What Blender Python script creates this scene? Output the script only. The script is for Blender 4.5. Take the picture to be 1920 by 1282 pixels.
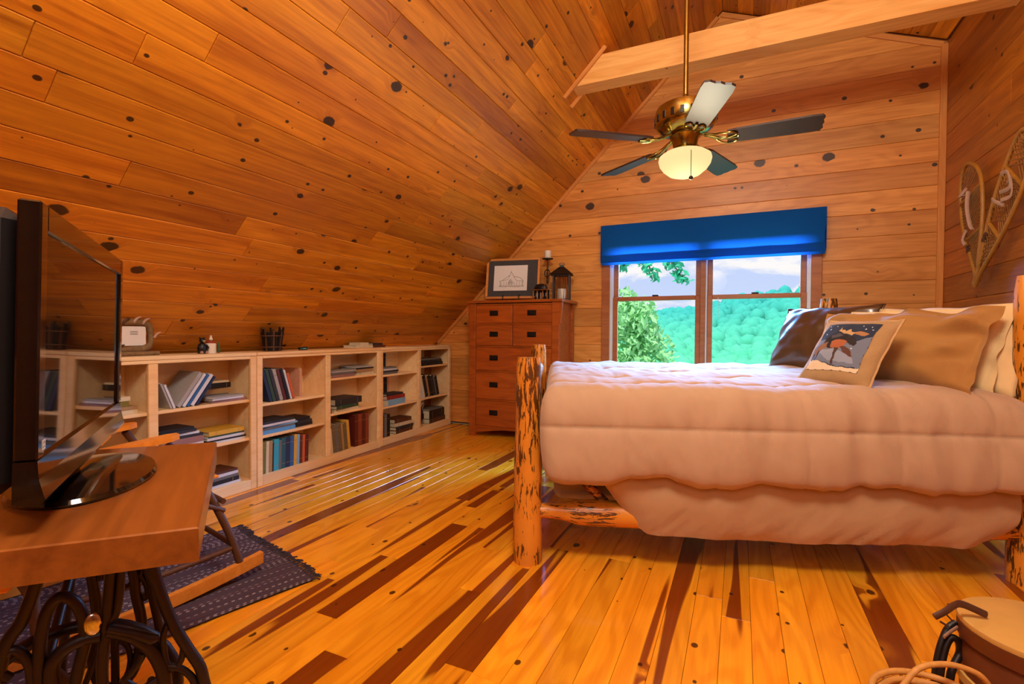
import bpy, bmesh, math, random
from mathutils import Vector, Matrix
random.seed(7)
S = bpy.context.scene
for o in list(bpy.data.objects): bpy.data.objects.remove(o)
COL = S.collection
R = math.radians
# ------------------------------------------------------------------ camera
F = 920.0; H = 1.05
YAW, PIT, ROL = R(24.88), R(-1.006), R(0.385)
fw = Vector((-math.sin(YAW)*math.cos(PIT), math.cos(YAW)*math.cos(PIT), math.sin(PIT)))
r0 = Vector((math.cos(YAW), math.sin(YAW), 0)); u0 = r0.cross(fw)
cr = r0*math.cos(ROL)+u0*math.sin(ROL); cu = u0*math.cos(ROL)-r0*math.sin(ROL)
cam = bpy.data.cameras.new('camera'); camo = bpy.data.objects.new('camera', cam); COL.objects.link(camo)
cam.sensor_width = 36; cam.lens = F/1920*36; cam.clip_start = 0.02; cam.clip_end = 2000
m3 = Matrix((cr, cu, -fw)).transposed()
camo.matrix_world = Matrix.Translation((0, 0, H)) @ m3.to_4x4()
S.camera = camo
def on(u, v, x=None, y=None, z=None):
    d = F*fw+(u-960)*cr-(v-641)*cu
    t = x/d.x if x is not None else y/d.y if y is not None else (z-H)/d.z
    return Vector((0, 0, H))+d*t
# ------------------------------------------------------------------ light
S.view_settings.view_transform = 'Standard'; S.view_settings.look = 'None'
S.view_settings.exposure = 0.12; S.view_settings.gamma = 1.0; S.view_settings.use_curve_mapping = False
def lin(h):
    h = h.lstrip('#'); out = []
    for i in (0, 2, 4):
        c = int(h[i:i+2], 16)/255
        out.append(c/12.92 if c <= .04045 else ((c+.055)/1.055)**2.4)
    return (*out, 1)
class NT:
    def __init__(s, tree): s.t = tree; s.t.nodes.clear()
    def n(s, typ, ins=None, **at):
        nd = s.t.nodes.new(typ)
        for k, v in at.items(): setattr(nd, k, v)
        for k, v in (ins or {}).items(): s.set(nd.inputs[k], v)
        return nd
    def set(s, sock, v):
        if isinstance(v, bpy.types.NodeSocket): s.t.links.new(v, sock)
        elif isinstance(v, bpy.types.Node): s.t.links.new(v.outputs[0], sock)
        else: sock.default_value = v
    def m(s, op, a, b=0.0, c=0.0):
        nd = s.n('ShaderNodeMath', {0: a, 1: b, 2: c}, operation=op); return nd.outputs[0]
    def mix(s, f, a, b, mode='MIX'):
        nd = s.n('ShaderNodeMix', {0: f, 6: a, 7: b}, data_type='RGBA', blend_type=mode); return nd.outputs[2]
    def ss(s, v, a, b, lo=0.0, hi=1.0):
        nd = s.n('ShaderNodeMapRange', {0: v, 1: a, 2: b, 3: lo, 4: hi}, interpolation_type='SMOOTHSTEP'); return nd.outputs[0]
    def noise(s, vec, scale=1.0, detail=2.0, rough=.5, dist=0.0, dim='3D'):
        nd = s.n('ShaderNodeTexNoise', {'Vector': vec, 'Scale': scale, 'Detail': detail, 'Roughness': rough, 'Distortion': dist}, noise_dimensions=dim)
        return nd.outputs[0]
    def sc(s, vec, x, y, z=1.0):
        nd = s.n('ShaderNodeVectorMath', {0: vec, 1: (x, y, z)}, operation='MULTIPLY'); return nd.outputs[0]
# sky: pale blue with soft clouds
W = bpy.data.worlds.new('sky'); S.world = W; W.use_nodes = True
t = NT(W.node_tree)
tc = t.n('ShaderNodeTexCoord')
sep = t.n('ShaderNodeSeparateXYZ', {0: tc.outputs['Generated']})
cl = t.noise(t.sc(tc.outputs['Generated'], 1, 1, 3.0), 6.0, 6, .58, .3)
clm = t.ss(cl, .46, .60)
grad = t.ss(sep.outputs[2], -.05, .5)
sky = t.mix(grad, lin('#c9d6f4'), lin('#8fb4f0'))
skyc = t.mix(clm, sky, lin('#f4f1f0'))
bg = t.n('ShaderNodeBackground', {'Color': skyc, 'Strength': 1.0})
t.n('ShaderNodeOutputWorld', {0: bg})
def lamp(name, kind, loc, energy, color, rot=(0, 0, 0), **kw):
    l = bpy.data.lights.new(name, kind); l.energy = energy; l.color = color
    for k, v in kw.items(): setattr(l, k, v)
    o = bpy.data.objects.new(name, l); COL.objects.link(o); o.location = loc; o.rotation_euler = rot
    return o
def aim(o, p):
    o.rotation_euler = (Vector(p)-o.location).to_track_quat('-Z', 'Y').to_euler()
sun = lamp('sun', 'SUN', (0, -5, 20), 3.2, (1, .96, .88), angle=R(1)); aim(sun, (3, 6, 0))
# added blue area light outside, boosting the daylight through the gable window
day = lamp('daylight_fill', 'AREA', (-.35, 8.2, 3.25), 3400, (.16, .45, 1), shape='RECTANGLE', size=4.5, size_y=1.5, specular_factor=.4); aim(day, (-.2, 3.0, .8))
# two added fill lights out of view, standing in for other loft lighting
rear = lamp('rear_fill_light', 'AREA', (.1, -1.4, 2.7), 20, (1, .96, .86), shape='DISK', size=1.8, specular_factor=.5); aim(rear, (-.8, 2.4, 1.6))
near_l = lamp('overhead_fill_light', 'POINT', (-.05, .35, 3.05), 205, (1, .96, .84), shadow_soft_size=.35, specular_factor=.5)
# ------------------------------------------------------------------ helpers
def new_obj(name, me, parent=None):
    o = bpy.data.objects.new(name, me); COL.objects.link(o)
    if parent: o.parent = parent
    return o
class MB:
    def __init__(s): s.v = []; s.f = []
    def add(s, vs, fs):
        b = len(s.v); s.v += [tuple(v) for v in vs]; s.f += [tuple(i+b for i in f) for f in fs]; return s
    def box(s, x0, x1, y0, y1, z0, z1, M=None):
        vs = [(x, y, z) for z in (z0, z1) for y in (y0, y1) for x in (x0, x1)]
        if M: vs = [M @ Vector(v) for v in vs]
        return s.add(vs, [(0, 2, 3, 1), (4, 5, 7, 6), (0, 1, 5, 4), (2, 6, 7, 3), (0, 4, 6, 2), (1, 3, 7, 5)])
    def cbox(s, x0, x1, y0, y1, z0, z1, b=.004, M=None):
        b = min(b, (x1-x0)*.45, (y1-y0)*.45, (z1-z0)*.45)
        bm = bmesh.new(); bmesh.ops.create_cube(bm, size=1)
        for v in bm.verts:
            v.co = Vector(((x0+x1)/2+v.co.x*(x1-x0), (y0+y1)/2+v.co.y*(y1-y0), (z0+z1)/2+v.co.z*(z1-z0)))
        bmesh.ops.bevel(bm, geom=bm.edges[:], offset=b, segments=1, affect='EDGES')
        bm.verts.index_update()
        vs = [M @ v.co if M else v.co.copy() for v in bm.verts]; fs = [[v.index for v in f.verts] for f in bm.faces]
        bm.free(); return s.add(vs, fs)
    def tube(s, pts, rad, n=8, closed=False, M=None, flat=1.0):
        pts = [Vector(p) for p in pts]; N = len(pts)
        rr = rad if hasattr(rad, '__len__') else [rad]*N
        T = []
        for i in range(N):
            a = pts[(i-1) % N] if (closed or i > 0) else pts[i]; b = pts[(i+1) % N] if (closed or i < N-1) else pts[i]
            d = b-a; T.append(d.normalized() if d.length > 1e-9 else Vector((0, 0, 1)))
        ref = Vector((0, 0, 1)) if abs(T[0].z) < .9 else Vector((1, 0, 0))
        nrm = (ref-T[0]*ref.dot(T[0])).normalized(); vs = []
        for i in range(N):
            nrm = nrm-T[i]*nrm.dot(T[i])
            if nrm.length < 1e-6: nrm = T[i].orthogonal()
            nrm.normalize(); bn = T[i].cross(nrm)
            for k in range(n):
                a = 2*math.pi*k/n
                vs.append(pts[i]+(nrm*math.cos(a)+bn*math.sin(a)*flat)*rr[i])
        fs = []
        for i in range(N if closed else N-1):
            j = (i+1) % N
            for k in range(n):
                l = (k+1) % n; fs.append((i*n+k, i*n+l, j*n+l, j*n+k))
        if not closed: fs += [tuple(range(n))[::-1], tuple((N-1)*n+k for k in range(n))]
        if M: vs = [M @ v for v in vs]
        return s.add(vs, fs)
    def lathe(s, prof, n=20, c=(0, 0, 0), M=None):
        vs = []; fs = []
        for r, z in prof:
            for k in range(n):
                a = 2*math.pi*k/n; vs.append(Vector((c[0]+r*math.cos(a), c[1]+r*math.sin(a), c[2]+z)))
        for i in range(len(prof)-1):
            for k in range(n):
                l = (k+1) % n; fs.append((i*n+k, i*n+l, (i+1)*n+l, (i+1)*n+k))
        fs.append(tuple(range(n))[::-1]); fs.append(tuple((len(prof)-1)*n+k for k in range(n)))
        if M: vs = [M @ v for v in vs]
        return s.add(vs, fs)
    def prism(s, poly, z0, z1, M=None):
        n = len(poly); vs = [Vector((x, y, z0)) for x, y in poly]+[Vector((x, y, z1)) for x, y in poly]
        if M: vs = [M @ v for v in vs]
        return s.add(vs, [tuple(range(n))[::-1], tuple(range(n, 2*n))]+[(i, (i+1) % n, n+(i+1) % n, n+i) for i in range(n)])
    def grid(s, fn, nu, nv, cu=False):
        vs = [fn(i/(nu if cu else nu-1), j/(nv-1)) for j in range(nv) for i in range(nu)]
        fs = []
        for j in range(nv-1):
            for i in range(nu if cu else nu-1):
                k = (i+1) % nu; fs.append((j*nu+i, j*nu+k, (j+1)*nu+k, (j+1)*nu+i))
        return s.add(vs, fs)
    def ball(s, c, r, n=10, m=7, M=None):
        rx, ry, rz = r if hasattr(r, '__len__') else (r, r, r)
        vs = [Vector((c[0], c[1], c[2]-rz))]
        for j in range(1, m):
            a = math.pi*j/m
            for i in range(n):
                b = 2*math.pi*i/n; vs.append(Vector((c[0]+rx*math.sin(a)*math.cos(b), c[1]+ry*math.sin(a)*math.sin(b), c[2]-rz*math.cos(a))))
        vs.append(Vector((c[0], c[1], c[2]+rz))); L = len(vs)-1; fs = []
        for i in range(n):
            k = (i+1) % n; fs.append((0, 1+k, 1+i)); fs.append((L, L-n+i, L-n+k))
        for j in range(m-2):
            for i in range(n):
                k = (i+1) % n; a = 1+j*n; fs.append((a+i, a+k, a+n+k, a+n+i))
        if M: vs = [M @ v for v in vs]
        return s.add(vs, fs)
    def build(s, name, mat, parent=None, smooth=None, loc=None, rot=None):
        me = bpy.data.meshes.new(name); me.from_pydata(s.v, [], s.f)
        bm = bmesh.new(); bm.from_mesh(me); bmesh.ops.recalc_face_normals(bm, faces=bm.faces[:]); bm.to_mesh(me); bm.free()
        if mat: me.materials.append(mat)
        if smooth is not None:
            me.polygons.foreach_set('use_smooth', [True]*len(me.polygons))
            if smooth < 180: me.set_sharp_from_angle(angle=R(smooth))
        o = new_obj(name, me, parent)
        if loc is not None: o.location = loc
        if rot is not None: o.rotation_euler = rot
        return o
def tag(o, label=None, cat=None, group=None, kind=None):
    if label: o['label'] = label
    if cat: o['category'] = cat
    if group: o['group'] = group
    if kind: o['kind'] = kind
    return o
def thing(name, label, cat, loc=(0, 0, 0), rz=0.0, group=None):
    o = new_obj(name, None); o.location = loc; o.rotation_euler = (0, 0, rz); o.empty_display_size = .05
    return tag(o, label, cat, group)
def arc(c, r, a0, a1, n=12, plane='xz', y=0.0):
    out = []
    for i in range(n+1):
        a = R(a0+(a1-a0)*i/n); out.append((c[0]+r*math.cos(a), y, c[1]+r*math.sin(a)) if plane == 'xz' else (y, c[0]+r*math.cos(a), c[1]+r*math.sin(a)))
    return out
def smooth_path(pts, k=6, closed=False):
    P = [Vector(p) for p in pts]; n = len(P); out = []
    for i in range(n if closed else n-1):
        a, b, c, d = (P[(i-1) % n], P[i], P[(i+1) % n], P[(i+2) % n]) if closed else (P[max(i-1, 0)], P[i], P[i+1], P[min(i+2, n-1)])
        for j in range(k):
            u = j/k; out.append(.5*((2*b)+(c-a)*u+(2*a-5*b+4*c-d)*u*u+(3*b-a-3*c+d)*u**3))
    if not closed: out.append(P[-1])
    return out
# ------------------------------------------------------------------ materials
def mat(name):
    m = bpy.data.materials.new(name); m.use_nodes = True; return m, NT(m.node_tree)
def finish(t, col, rough=.5, bump=None, bs=.2, metal=0.0, coat=0.0, **kw):
    ins = {'Base Color': col, 'Roughness': rough, 'Metallic': metal, 'Coat Weight': coat, 'Coat Roughness': .06}
    ins.update(kw)
    if bump is not None:
        b = t.n('ShaderNodeBump', {'Height': bump, 'Strength': bs, 'Distance': .004}); ins['Normal'] = b.outputs[0]
    p = t.n('ShaderNodeBsdfPrincipled', ins); t.n('ShaderNodeOutputMaterial', {0: p})
def plain(name, hexc, rough=.6, metal=0.0, coat=0.0, var=.12, scale=30.0, bs=.0, **kw):
    m, t = mat(name); tc = t.n('ShaderNodeTexCoord')
    nz = t.noise(tc.outputs['Object'], scale, 3, .6)
    c = lin(hexc); d = tuple(x*(1-var*2) for x in c[:3])+(1,); l = tuple(min(1, x*(1+var)) for x in c[:3])+(1,)
    finish(t, t.mix(nz, d, l), rough, nz if bs else None, bs, metal, coat, **kw); return m
def emis(name, hexc, st):
    m, t = mat(name); e = t.n('ShaderNodeEmission', {0: lin(hexc), 1: st}); t.n('ShaderNodeOutputMaterial', {0: e}); return m
def wood(name, light, mid, knot, rough=.42, gate=.55, kr=.085, coat=0.0, tint=.28, heart=None, heart_t=.60, rings=.5, ksx=2.6, ksy=3.6, axis=0, k2=.72):
    """board with the grain along local X (axis 0) or Z (axis 2); every object gets its own cut of the log"""
    m, t = mat(name); tc = t.n('ShaderNodeTexCoord'); oi = t.n('ShaderNodeObjectInfo')
    rnd = oi.outputs['Random']
    v = tc.outputs['Object']
    if axis == 2:
        s = t.n('ShaderNodeSeparateXYZ', {0: v}); v = t.n('ShaderNodeCombineXYZ', {0: s.outputs[2], 1: s.outputs[0], 2: s.outputs[1]}).outputs[0]
    off = t.n('ShaderNodeCombineXYZ', {0: t.m('MULTIPLY', rnd, 173.0), 1: t.m('MULTIPLY', rnd, 61.0), 2: t.m('MULTIPLY', rnd, 29.0)})
    P = t.n('ShaderNodeVectorMath', {0: v, 1: off}, operation='ADD').outputs[0]
    r2 = t.m('FRACT', t.m('MULTIPLY', rnd, 37.7)); r3 = t.m('FRACT', t.m('MULTIPLY', rnd, 91.3))
    vo = t.n('ShaderNodeTexVoronoi', {'Vector': t.sc(P, ksx, ksy, 0), 'Scale': 1.0}, voronoi_dimensions='2D', feature='F1')
    cs = t.n('ShaderNodeSeparateColor', {0: vo.outputs['Color']})
    dist = t.m('ADD', vo.outputs['Distance'], t.m('MULTIPLY', t.m('SUBTRACT', t.noise(P, 30, 2, .6), .5), .055))
    krad = t.ss(cs.outputs[0], gate, 1.0, 0.0, kr)
    kd = t.m('SUBTRACT', dist, krad)
    has = t.ss(cs.outputs[0], gate, gate+.03)
    km = t.m('MULTIPLY', t.ss(kd, .012, -.012), has)
    halo = t.m('MULTIPLY', t.ss(kd, .17, .0), has)
    vo2 = t.n('ShaderNodeTexVoronoi', {'Vector': t.sc(P, ksx*2.3, ksy*2.1, 0), 'Scale': 1.0}, voronoi_dimensions='2D', feature='F1')
    cs2 = t.n('ShaderNodeSeparateColor', {0: vo2.outputs['Color']})
    km2 = t.m('MULTIPLY', t.ss(t.m('SUBTRACT', vo2.outputs['Distance'], t.ss(cs2.outputs[1], k2, 1, 0, .085)), .012, -.012), t.ss(cs2.outputs[1], k2, k2+.03))
    km = t.m('MAXIMUM', km, km2)
    # grain, bent round the knots
    sx = t.n('ShaderNodeSeparateXYZ', {0: P})
    bend = t.m('MULTIPLY', halo, .035)
    yy = t.m('ADD', sx.outputs[1], bend)
    G = t.n('ShaderNodeCombineXYZ', {0: sx.outputs[0], 1: yy, 2: sx.outputs[2]}).outputs[0]
    broad = t.noise(t.sc(G, .8, 11, 11), 1.0, 4, .6, .6)
    fine = t.noise(t.sc(G, 2.2, 70, 70), 1.0, 4, .6)
    warp = t.noise(t.sc(G, .75, 4.0, 4.0), 1.0, 2, .5)
    rg = t.m('SINE', t.m('ADD', t.m('MULTIPLY', warp, 75.0), t.m('MULTIPLY', yy, 40.0)))
    rg = t.m('POWER', t.ss(rg, -1, 1), 1.6)
    g = t.m('ADD', t.m('MULTIPLY', t.ss(broad, .32, .68), .62), t.m('MULTIPLY', t.ss(fine, .3, .7), .38))
    g = t.m('ADD', t.m('MULTIPLY', g, 1.0-.45*rings), t.m('MULTIPLY', rg, .45*rings))
    col = t.mix(g, lin(light), lin(mid))
    if heart:
        hn = t.noise(t.sc(G, .42, 8.5, 8.5), 1.0, 1.5, .45)
        thr = t.m('ADD', heart_t-.10, t.m('MULTIPLY', r2, .26))
        hm = t.ss(t.m('SUBTRACT', hn, thr), -.008, .012)
        hcol = t.mix(fine, lin(heart), tuple(x*.55 for x in lin(heart)[:3])+(1,))
        col = t.mix(t.m('MULTIPLY', hm, .92), col, hcol)
    hue = t.mix(r3, (1, .90, .80, 1), (1, 1.05, 1.12, 1))
    col = t.mix(1.0, col, hue, 'MULTIPLY')
    val = t.m('ADD', 1.0-tint*.6, t.m('MULTIPLY', r2, tint))
    vv = t.n('ShaderNodeCombineXYZ', {0: val, 1: val, 2: val})
    col = t.mix(1.0, col, vv.outputs[0], 'MULTIPLY')
    col = t.mix(t.m('MULTIPLY', halo, .30), col, lin(mid))
    kcol = t.mix(fine, lin(knot), tuple(x*.4 for x in lin(knot)[:3])+(1,))
    col = t.mix(t.m('MULTIPLY', km, .93), col, kcol)
    finish(t, col, rough, g, .10, coat=coat); return m
def cloth(name, hexc, weave=900, var=.10, rough=.9, sheen=.3, wr=0.0):
    m, t = mat(name); tc = t.n('ShaderNodeTexCoord'); o = tc.outputs['Object']
    a = t.noise(o, 5, 3, .6); b = t.noise(o, weave*.5, 1, .5)
    c = lin(hexc); d = tuple(x*(1-var*2) for x in c[:3])+(1,); l = tuple(min(1, x*(1+var)) for x in c[:3])+(1,)
    h = t.m('ADD', t.m('MULTIPLY', b, .25), t.m('MULTIPLY', t.noise(o, 9, 4, .6), wr))
    finish(t, t.mix(t.m('ADD', t.m('MULTIPLY', a, .7), t.m('MULTIPLY', b, .3)), d, l), rough, h, .35, **{'Sheen Weight': sheen}); return m
MW = {}
MW['ceil'] = wood('knotty_pine_ceiling', '#e8961e', '#a85a0a', '#220a04', gate=.36, kr=.105, tint=.46, rings=.25, k2=.50)
MW['back'] = wood('knotty_pine_wall', '#eaa04c', '#c07228', '#220a04', gate=.45, k2=.60, kr=.095, tint=.34, rings=.45, ksx=2.0, ksy=2.6)
MW['right'] = wood('knotty_pine_side_wall', '#be7218', '#86460a', '#2c0f06', gate=.5, kr=.10, tint=.34, rings=.3, ksx=2.0, ksy=2.6)  # side wall pine darkened in its base colour to imitate dimmer light
MW['floor'] = wood('heart_pine_floor', '#ffb224', '#de8a10', '#4a1806', rough=.27, gate=.72, kr=.06, coat=.35, tint=.30, heart='#8a3006', heart_t=.585, rings=.8)
MW['trim'] = wood('pine_trim', '#e0964a', '#c4742a', '#4a1d0a', gate=.9, kr=.03, tint=.15, rings=.3)
MW['beam'] = wood('pine_beam', '#fac878', '#e2a04c', '#4a2210', gate=.72, kr=.07, tint=.05, rings=.6)
MW['shelf'] = wood('unfinished_pine_shelf', '#fbdaa4', '#ecc084', '#7a4620', gate=.86, kr=.04, k2=.99, rough=.5, tint=.10, rings=.4)
MW['oak'] = wood('red_oak', '#b45a1a', '#8c400c', '#5a2006', gate=.99, kr=.0, k2=.99, rough=.36, tint=.16, rings=.7)
MW['cherry'] = wood('cherry_slab', '#98551f', '#723a12', '#4a1a06', k2=.995, gate=.99, kr=0.0, rough=.30, coat=.3, tint=.05, rings=.35)
MW['bentwood'] = wood('bent_oak', '#e89a3c', '#d17f24', '#5a2a0a', gate=.95, kr=.02, rough=.35, tint=.08)
MW['window'] = wood('window_wood', '#b8703c', '#9c5628', '#4a1d0a', gate=.99, kr=0.0, rough=.45, tint=.08)
def log_mat():
    m, t = mat('peeled_cedar_log'); tc = t.n('ShaderNodeTexCoord'); oi = t.n('ShaderNodeObjectInfo')
    off = t.n('ShaderNodeCombineXYZ', {0: t.m('MULTIPLY', oi.outputs['Random'], 31.0), 1: t.m('MULTIPLY', oi.outputs['Random'], 17.0), 2: t.m('MULTIPLY', oi.outputs['Random'], 53.0)})
    P = t.n('ShaderNodeVectorMath', {0: tc.outputs['Object'], 1: off}, operation='ADD').outputs[0]
    return m, t, P
def make_log(axis):
    m, t, P = log_mat(); s = [75, 75, 75]; s[axis] = 13.0
    st = t.noise(t.sc(P, *s), 1.0, 3, .62, .5); big = t.noise(P, 5, 2, .5)
    mask = t.ss(t.m('ADD', st, t.m('MULTIPLY', t.m('SUBTRACT', big, .5), .5)), .535, .575)
    col = t.mix(big, lin('#ee9c34'), lin('#cc7818')); col = t.mix(t.m('MULTIPLY', mask, .9), col, lin('#3a1e0c'))
    m.name = 'peeled_cedar_log_%d' % axis
    finish(t, col, .38, mask, -.3, coat=.25); return m
LOGZ, LOGX, LOGY = make_log(2), make_log(0), make_log(1)
M_ = dict(
    white=plain('white_plastic', '#dde2e6', .5, var=.03), black=plain('black_gloss', '#0c0a0a', .08, coat=.6, var=.05), blackm=plain('black_matt', '#141011', .45, var=.1),
    iron=plain('cast_iron', '#2a1f1e', .42, metal=.5, var=.2, bs=.2), brass=plain('antique_brass', '#ab9a58', .20, metal=1.0, var=.2),
    chrome=plain('bright_metal', '#c9c4c0', .18, metal=1.0), paper=plain('paper', '#e2dcd6', .8, var=.03), page=plain('page_edges', '#d9c9a8', .85, var=.10, scale=120),
    wax=plain('candle_wax', '#eadcc8', .5, var=.03), darkwood=plain('dark_fan_blade', '#35231d', .45, var=.25, scale=12),
    leather=plain('brown_leather', '#5a3d24', .30, var=.25, scale=7, bs=.15, coat=.25), bronze=plain('dark_bronze', '#1d1512', .45, metal=.4),
    navy=None, tan=cloth('tan_comforter', '#bd9a78', 600, .05, .82, .25, .6), skirt=cloth('tan_sheet', '#bd966c', 600, .05, .85, .2, .5),
    sham=cloth('khaki_sham', '#a97636', 600, .08, .85, .2, .8), cream=cloth('cream_pillowcase', '#e6c48a', 600, .04, .85, .15, .8),
    tapestry=cloth('tapestry_edge', '#b08a5a', 300, .2, .95, .2), strap=plain('pale_leather_strap', '#b8927a', .7, var=.1), bark=plain('twig_bark', '#5a3418', .6, var=.3, scale=40, bs=.3),
    bamboo=plain('ash_frame', '#b07628', .45, var=.2, scale=25), lace=plain('rawhide_lacing', '#9a6a30', .6), drum=plain('stained_box_side', '#6a3416', .45, var=.2, scale=14),
    drumtop=plain('pale_lid', '#d0a255', .5, var=.1, scale=9), wicker=plain('wicker', '#d69a4c', .55, var=.15, scale=60), rust=plain('rusted_iron', '#5e3a2a', .6, metal=.3, var=.2, scale=50, bs=.3),
    grey=plain('dark_grey_mat', '#3f3c3c', .75), ink=plain('pencil_line', '#5a504c', .9), mattress=cloth('mattress_ticking', '#c9b49a', 500),
)
def shade_cloth():
    m, t = mat('navy_linen'); tc = t.n('ShaderNodeTexCoord'); b = t.noise(tc.outputs['Object'], 420, 1, .5)
    c = t.mix(b, lin('#0f3f7e'), lin('#1b5ca6')); d = t.n('ShaderNodeBsdfDiffuse', {0: c}); tl = t.n('ShaderNodeBsdfTranslucent', {0: lin('#2a7ad0')})
    t.n('ShaderNodeOutputMaterial', {0: t.n('ShaderNodeMixShader', {0: .16, 1: d, 2: tl})}); return m
M_['navy'] = shade_cloth()
# ------------------------------------------------------------------ room
XR, D, XK, YB = 1.43, 4.888, -3.27, -2.3
CS = 4.20                  # left roof slope: z = x + CS
RX = -.19; RZ = RX+CS      # ridge
SHK = -.40                 # shed slope to the right
def shed(x): return RZ+SHK*(x-RX)
BT = .018                  # board thickness
def clip(poly, a, b, c):   # keep a*x+b*y<=c
    out = []
    for i in range(len(poly)):
        p, q = poly[i], poly[(i+1) % len(poly)]; dp = a*p[0]+b*p[1]-c; dq = a*q[0]+b*q[1]-c
        if dp <= 0: out.append(p)
        if dp*dq < 0:
            s = dp/(dp-dq); out.append((p[0]+(q[0]-p[0])*s, p[1]+(q[1]-p[1])*s))
    return out
def inset(poly, d):
    n = len(poly); A = sum(poly[i][0]*poly[(i+1) % n][1]-poly[(i+1) % n][0]*poly[i][1] for i in range(n))
    sg = 1 if A > 0 else -1; L = []
    for i in range(n):
        p, q = poly[i], poly[(i+1) % n]; dx, dy = q[0]-p[0], q[1]-p[1]; l = math.hypot(dx, dy) or 1e-9
        nx, ny = -dy/l*sg, dx/l*sg; L.append((nx, ny, nx*p[0]+ny*p[1]+d))
    out = []
    for i in range(n):
        a, b = L[i-1], L[i]; det = a[0]*b[1]-a[1]*b[0]
        if abs(det) < 1e-6: out.append(poly[i]); continue
        out.append(((a[2]*b[1]-b[2]*a[1])/det, (a[0]*b[2]-b[0]*a[2])/det))
    return out
def plank(poly, T, mt, parent, org, U, V, N, bev=.004):
    cl_ = []
    for p in poly:
        if not cl_ or math.hypot(p[0]-cl_[-1][0], p[1]-cl_[-1][1]) > .004: cl_.append(p)
    while len(cl_) > 2 and math.hypot(cl_[0][0]-cl_[-1][0], cl_[0][1]-cl_[-1][1]) <= .004: cl_.pop()
    if len(cl_) < 3: return
    w0, w1 = min(p[0] for p in cl_), max(p[0] for p in cl_); h0, h1 = min(p[1] for p in cl_), max(p[1] for p in cl_)
    if w1-w0 < .02 or h1-h0 < .02: return
    cx, cy = (w0+w1)/2, (h0+h1)/2; pl = [(p[0]-cx, p[1]-cy) for p in cl_]; n = len(pl)
    low = inset(pl, .0006); top = inset(pl, bev)
    vs = [(x, y, 0) for x, y in low]+[(x, y, T-bev*.8) for x, y in low]+[(x, y, T) for x, y in top]
    fs = [tuple(range(n))[::-1], tuple(range(2*n, 3*n))]
    for k in (0, 1): fs += [(k*n+i, k*n+(i+1) % n, (k+1)*n+(i+1) % n, (k+1)*n+i) for i in range(n)]
    o = MB().add(vs, fs).build('plank', mt, parent)
    Mx = Matrix((U, V, N)).transposed().to_4x4(); Mx.translation = Vector(org)+Vector(U)*cx+Vector(V)*cy
    o.matrix_local = Mx; return o
def rows(parent, mt, org, U, V, N, u0_, u1_, v0, v1, w, lens, halves=(), hole=None, bev=.004):
    v = v0; k = 0
    while v < v1-.01:
        va, vb = v, min(v+w, v1); u = u0_; seg = []
        while u < u1_-.01:
            L = random.uniform(*lens) if (u != u0_ or lens[0] > 5) else random.uniform(lens[0]*.4, lens[1])
            e = u+L
            if u1_-e < lens[0]*.35: e = u1_
            seg.append((u, min(e, u1_))); u = e
        if hole and hole[2] < (va+vb)/2 < hole[3]:
            ns = []
            for a, b in seg:
                if b <= hole[0] or a >= hole[1]: ns.append((a, b)); continue
                if a < hole[0]: ns.append((a, hole[0]))
                if b > hole[1]: ns.append((hole[1], b))
            seg = ns
        for a, b in seg:
            poly = [(a, va), (b, va), (b, vb), (a, vb)]
            for h in halves: poly = clip(poly, *h)
            if len(poly) > 2: plank(poly, BT, mt, parent, org, U, V, N, bev)
        v = vb; k += 1
def slab(name, pts, off, mt):    # thick backing sheet behind a plank face; pts counterclockwise polygon, off = offset vector
    n = len(pts); off = Vector(off); vs = [Vector(p) for p in pts]+[Vector(p)+off for p in pts]
    o = MB().add(vs, [tuple(range(n)), tuple(range(n, 2*n))]+[(i, (i+1) % n, n+(i+1) % n, n+i) for i in range(n)]).build(name, mt)
    tag(o, kind='structure'); return o
seam = plain('backing_wood', '#8a4a16', .7)  # brown wood of the backing sheets, showing in the plank joints
# floor
fl = MB().box(XK-.1, XR+.1, YB, D+.1, -.10, -BT).build('floor', seam); tag(fl, 'orange heart pine plank floor with dark red streaks', kind='structure')
fw_ = .0985
xs = -.384-.0985*30
rows(fl, MW['floor'], (0, 0, -BT), (0, 1, 0), (-1, 0, 0), (0, 0, 1), -.9, D, -XR, -XK, fw_, (.7, 2.3), bev=.0012)
MB().box(XK, XR, YB, -.9, -BT, -.001).build('far_boards', MW['floor'], fl)
# left roof slope
q = math.sqrt(.5)
zk = .915; xk = zk-CS
cl_ = slab('ceiling', [(xk-.08, YB, zk-.08), (RX, YB, RZ), (RX, D+.02, RZ), (xk-.08, D+.02, zk-.08)], (-.10*q, 0, .10*q), seam)
tag(cl_, 'steep knotty pine board ceiling sloping down to the bookcases')
SL = math.hypot(RX-xk, RZ-zk)
rows(cl_, MW['ceil'], (xk-.08+0, 0, zk-.08), (0, 1, 0), (q, 0, q), (q, 0, -q), -.7, D, 0.02, SL+.113, .1335, (1.1, 3.0))
# shed slope
sn = Vector((SHK, 0, -1)).normalized(); sv = Vector((1, 0, SHK)).normalized()
XS = XR
c2 = slab('ceiling_shed', [(RX, YB, RZ), (XS+.05, YB, shed(XS+.05)), (XS+.05, D+.02, shed(XS+.05)), (RX, D+.02, RZ)], -sn*.10, seam)
tag(c2, 'shallow pine board ceiling right of the ridge')
c2.name = 'ceiling_shed'
rows(c2, MW['ceil'], (RX, 0, RZ), (0, 1, 0), sv, sn, .2, D, .02, (XS-RX)/sv.x, .1335, (1.2, 3.0))
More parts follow.
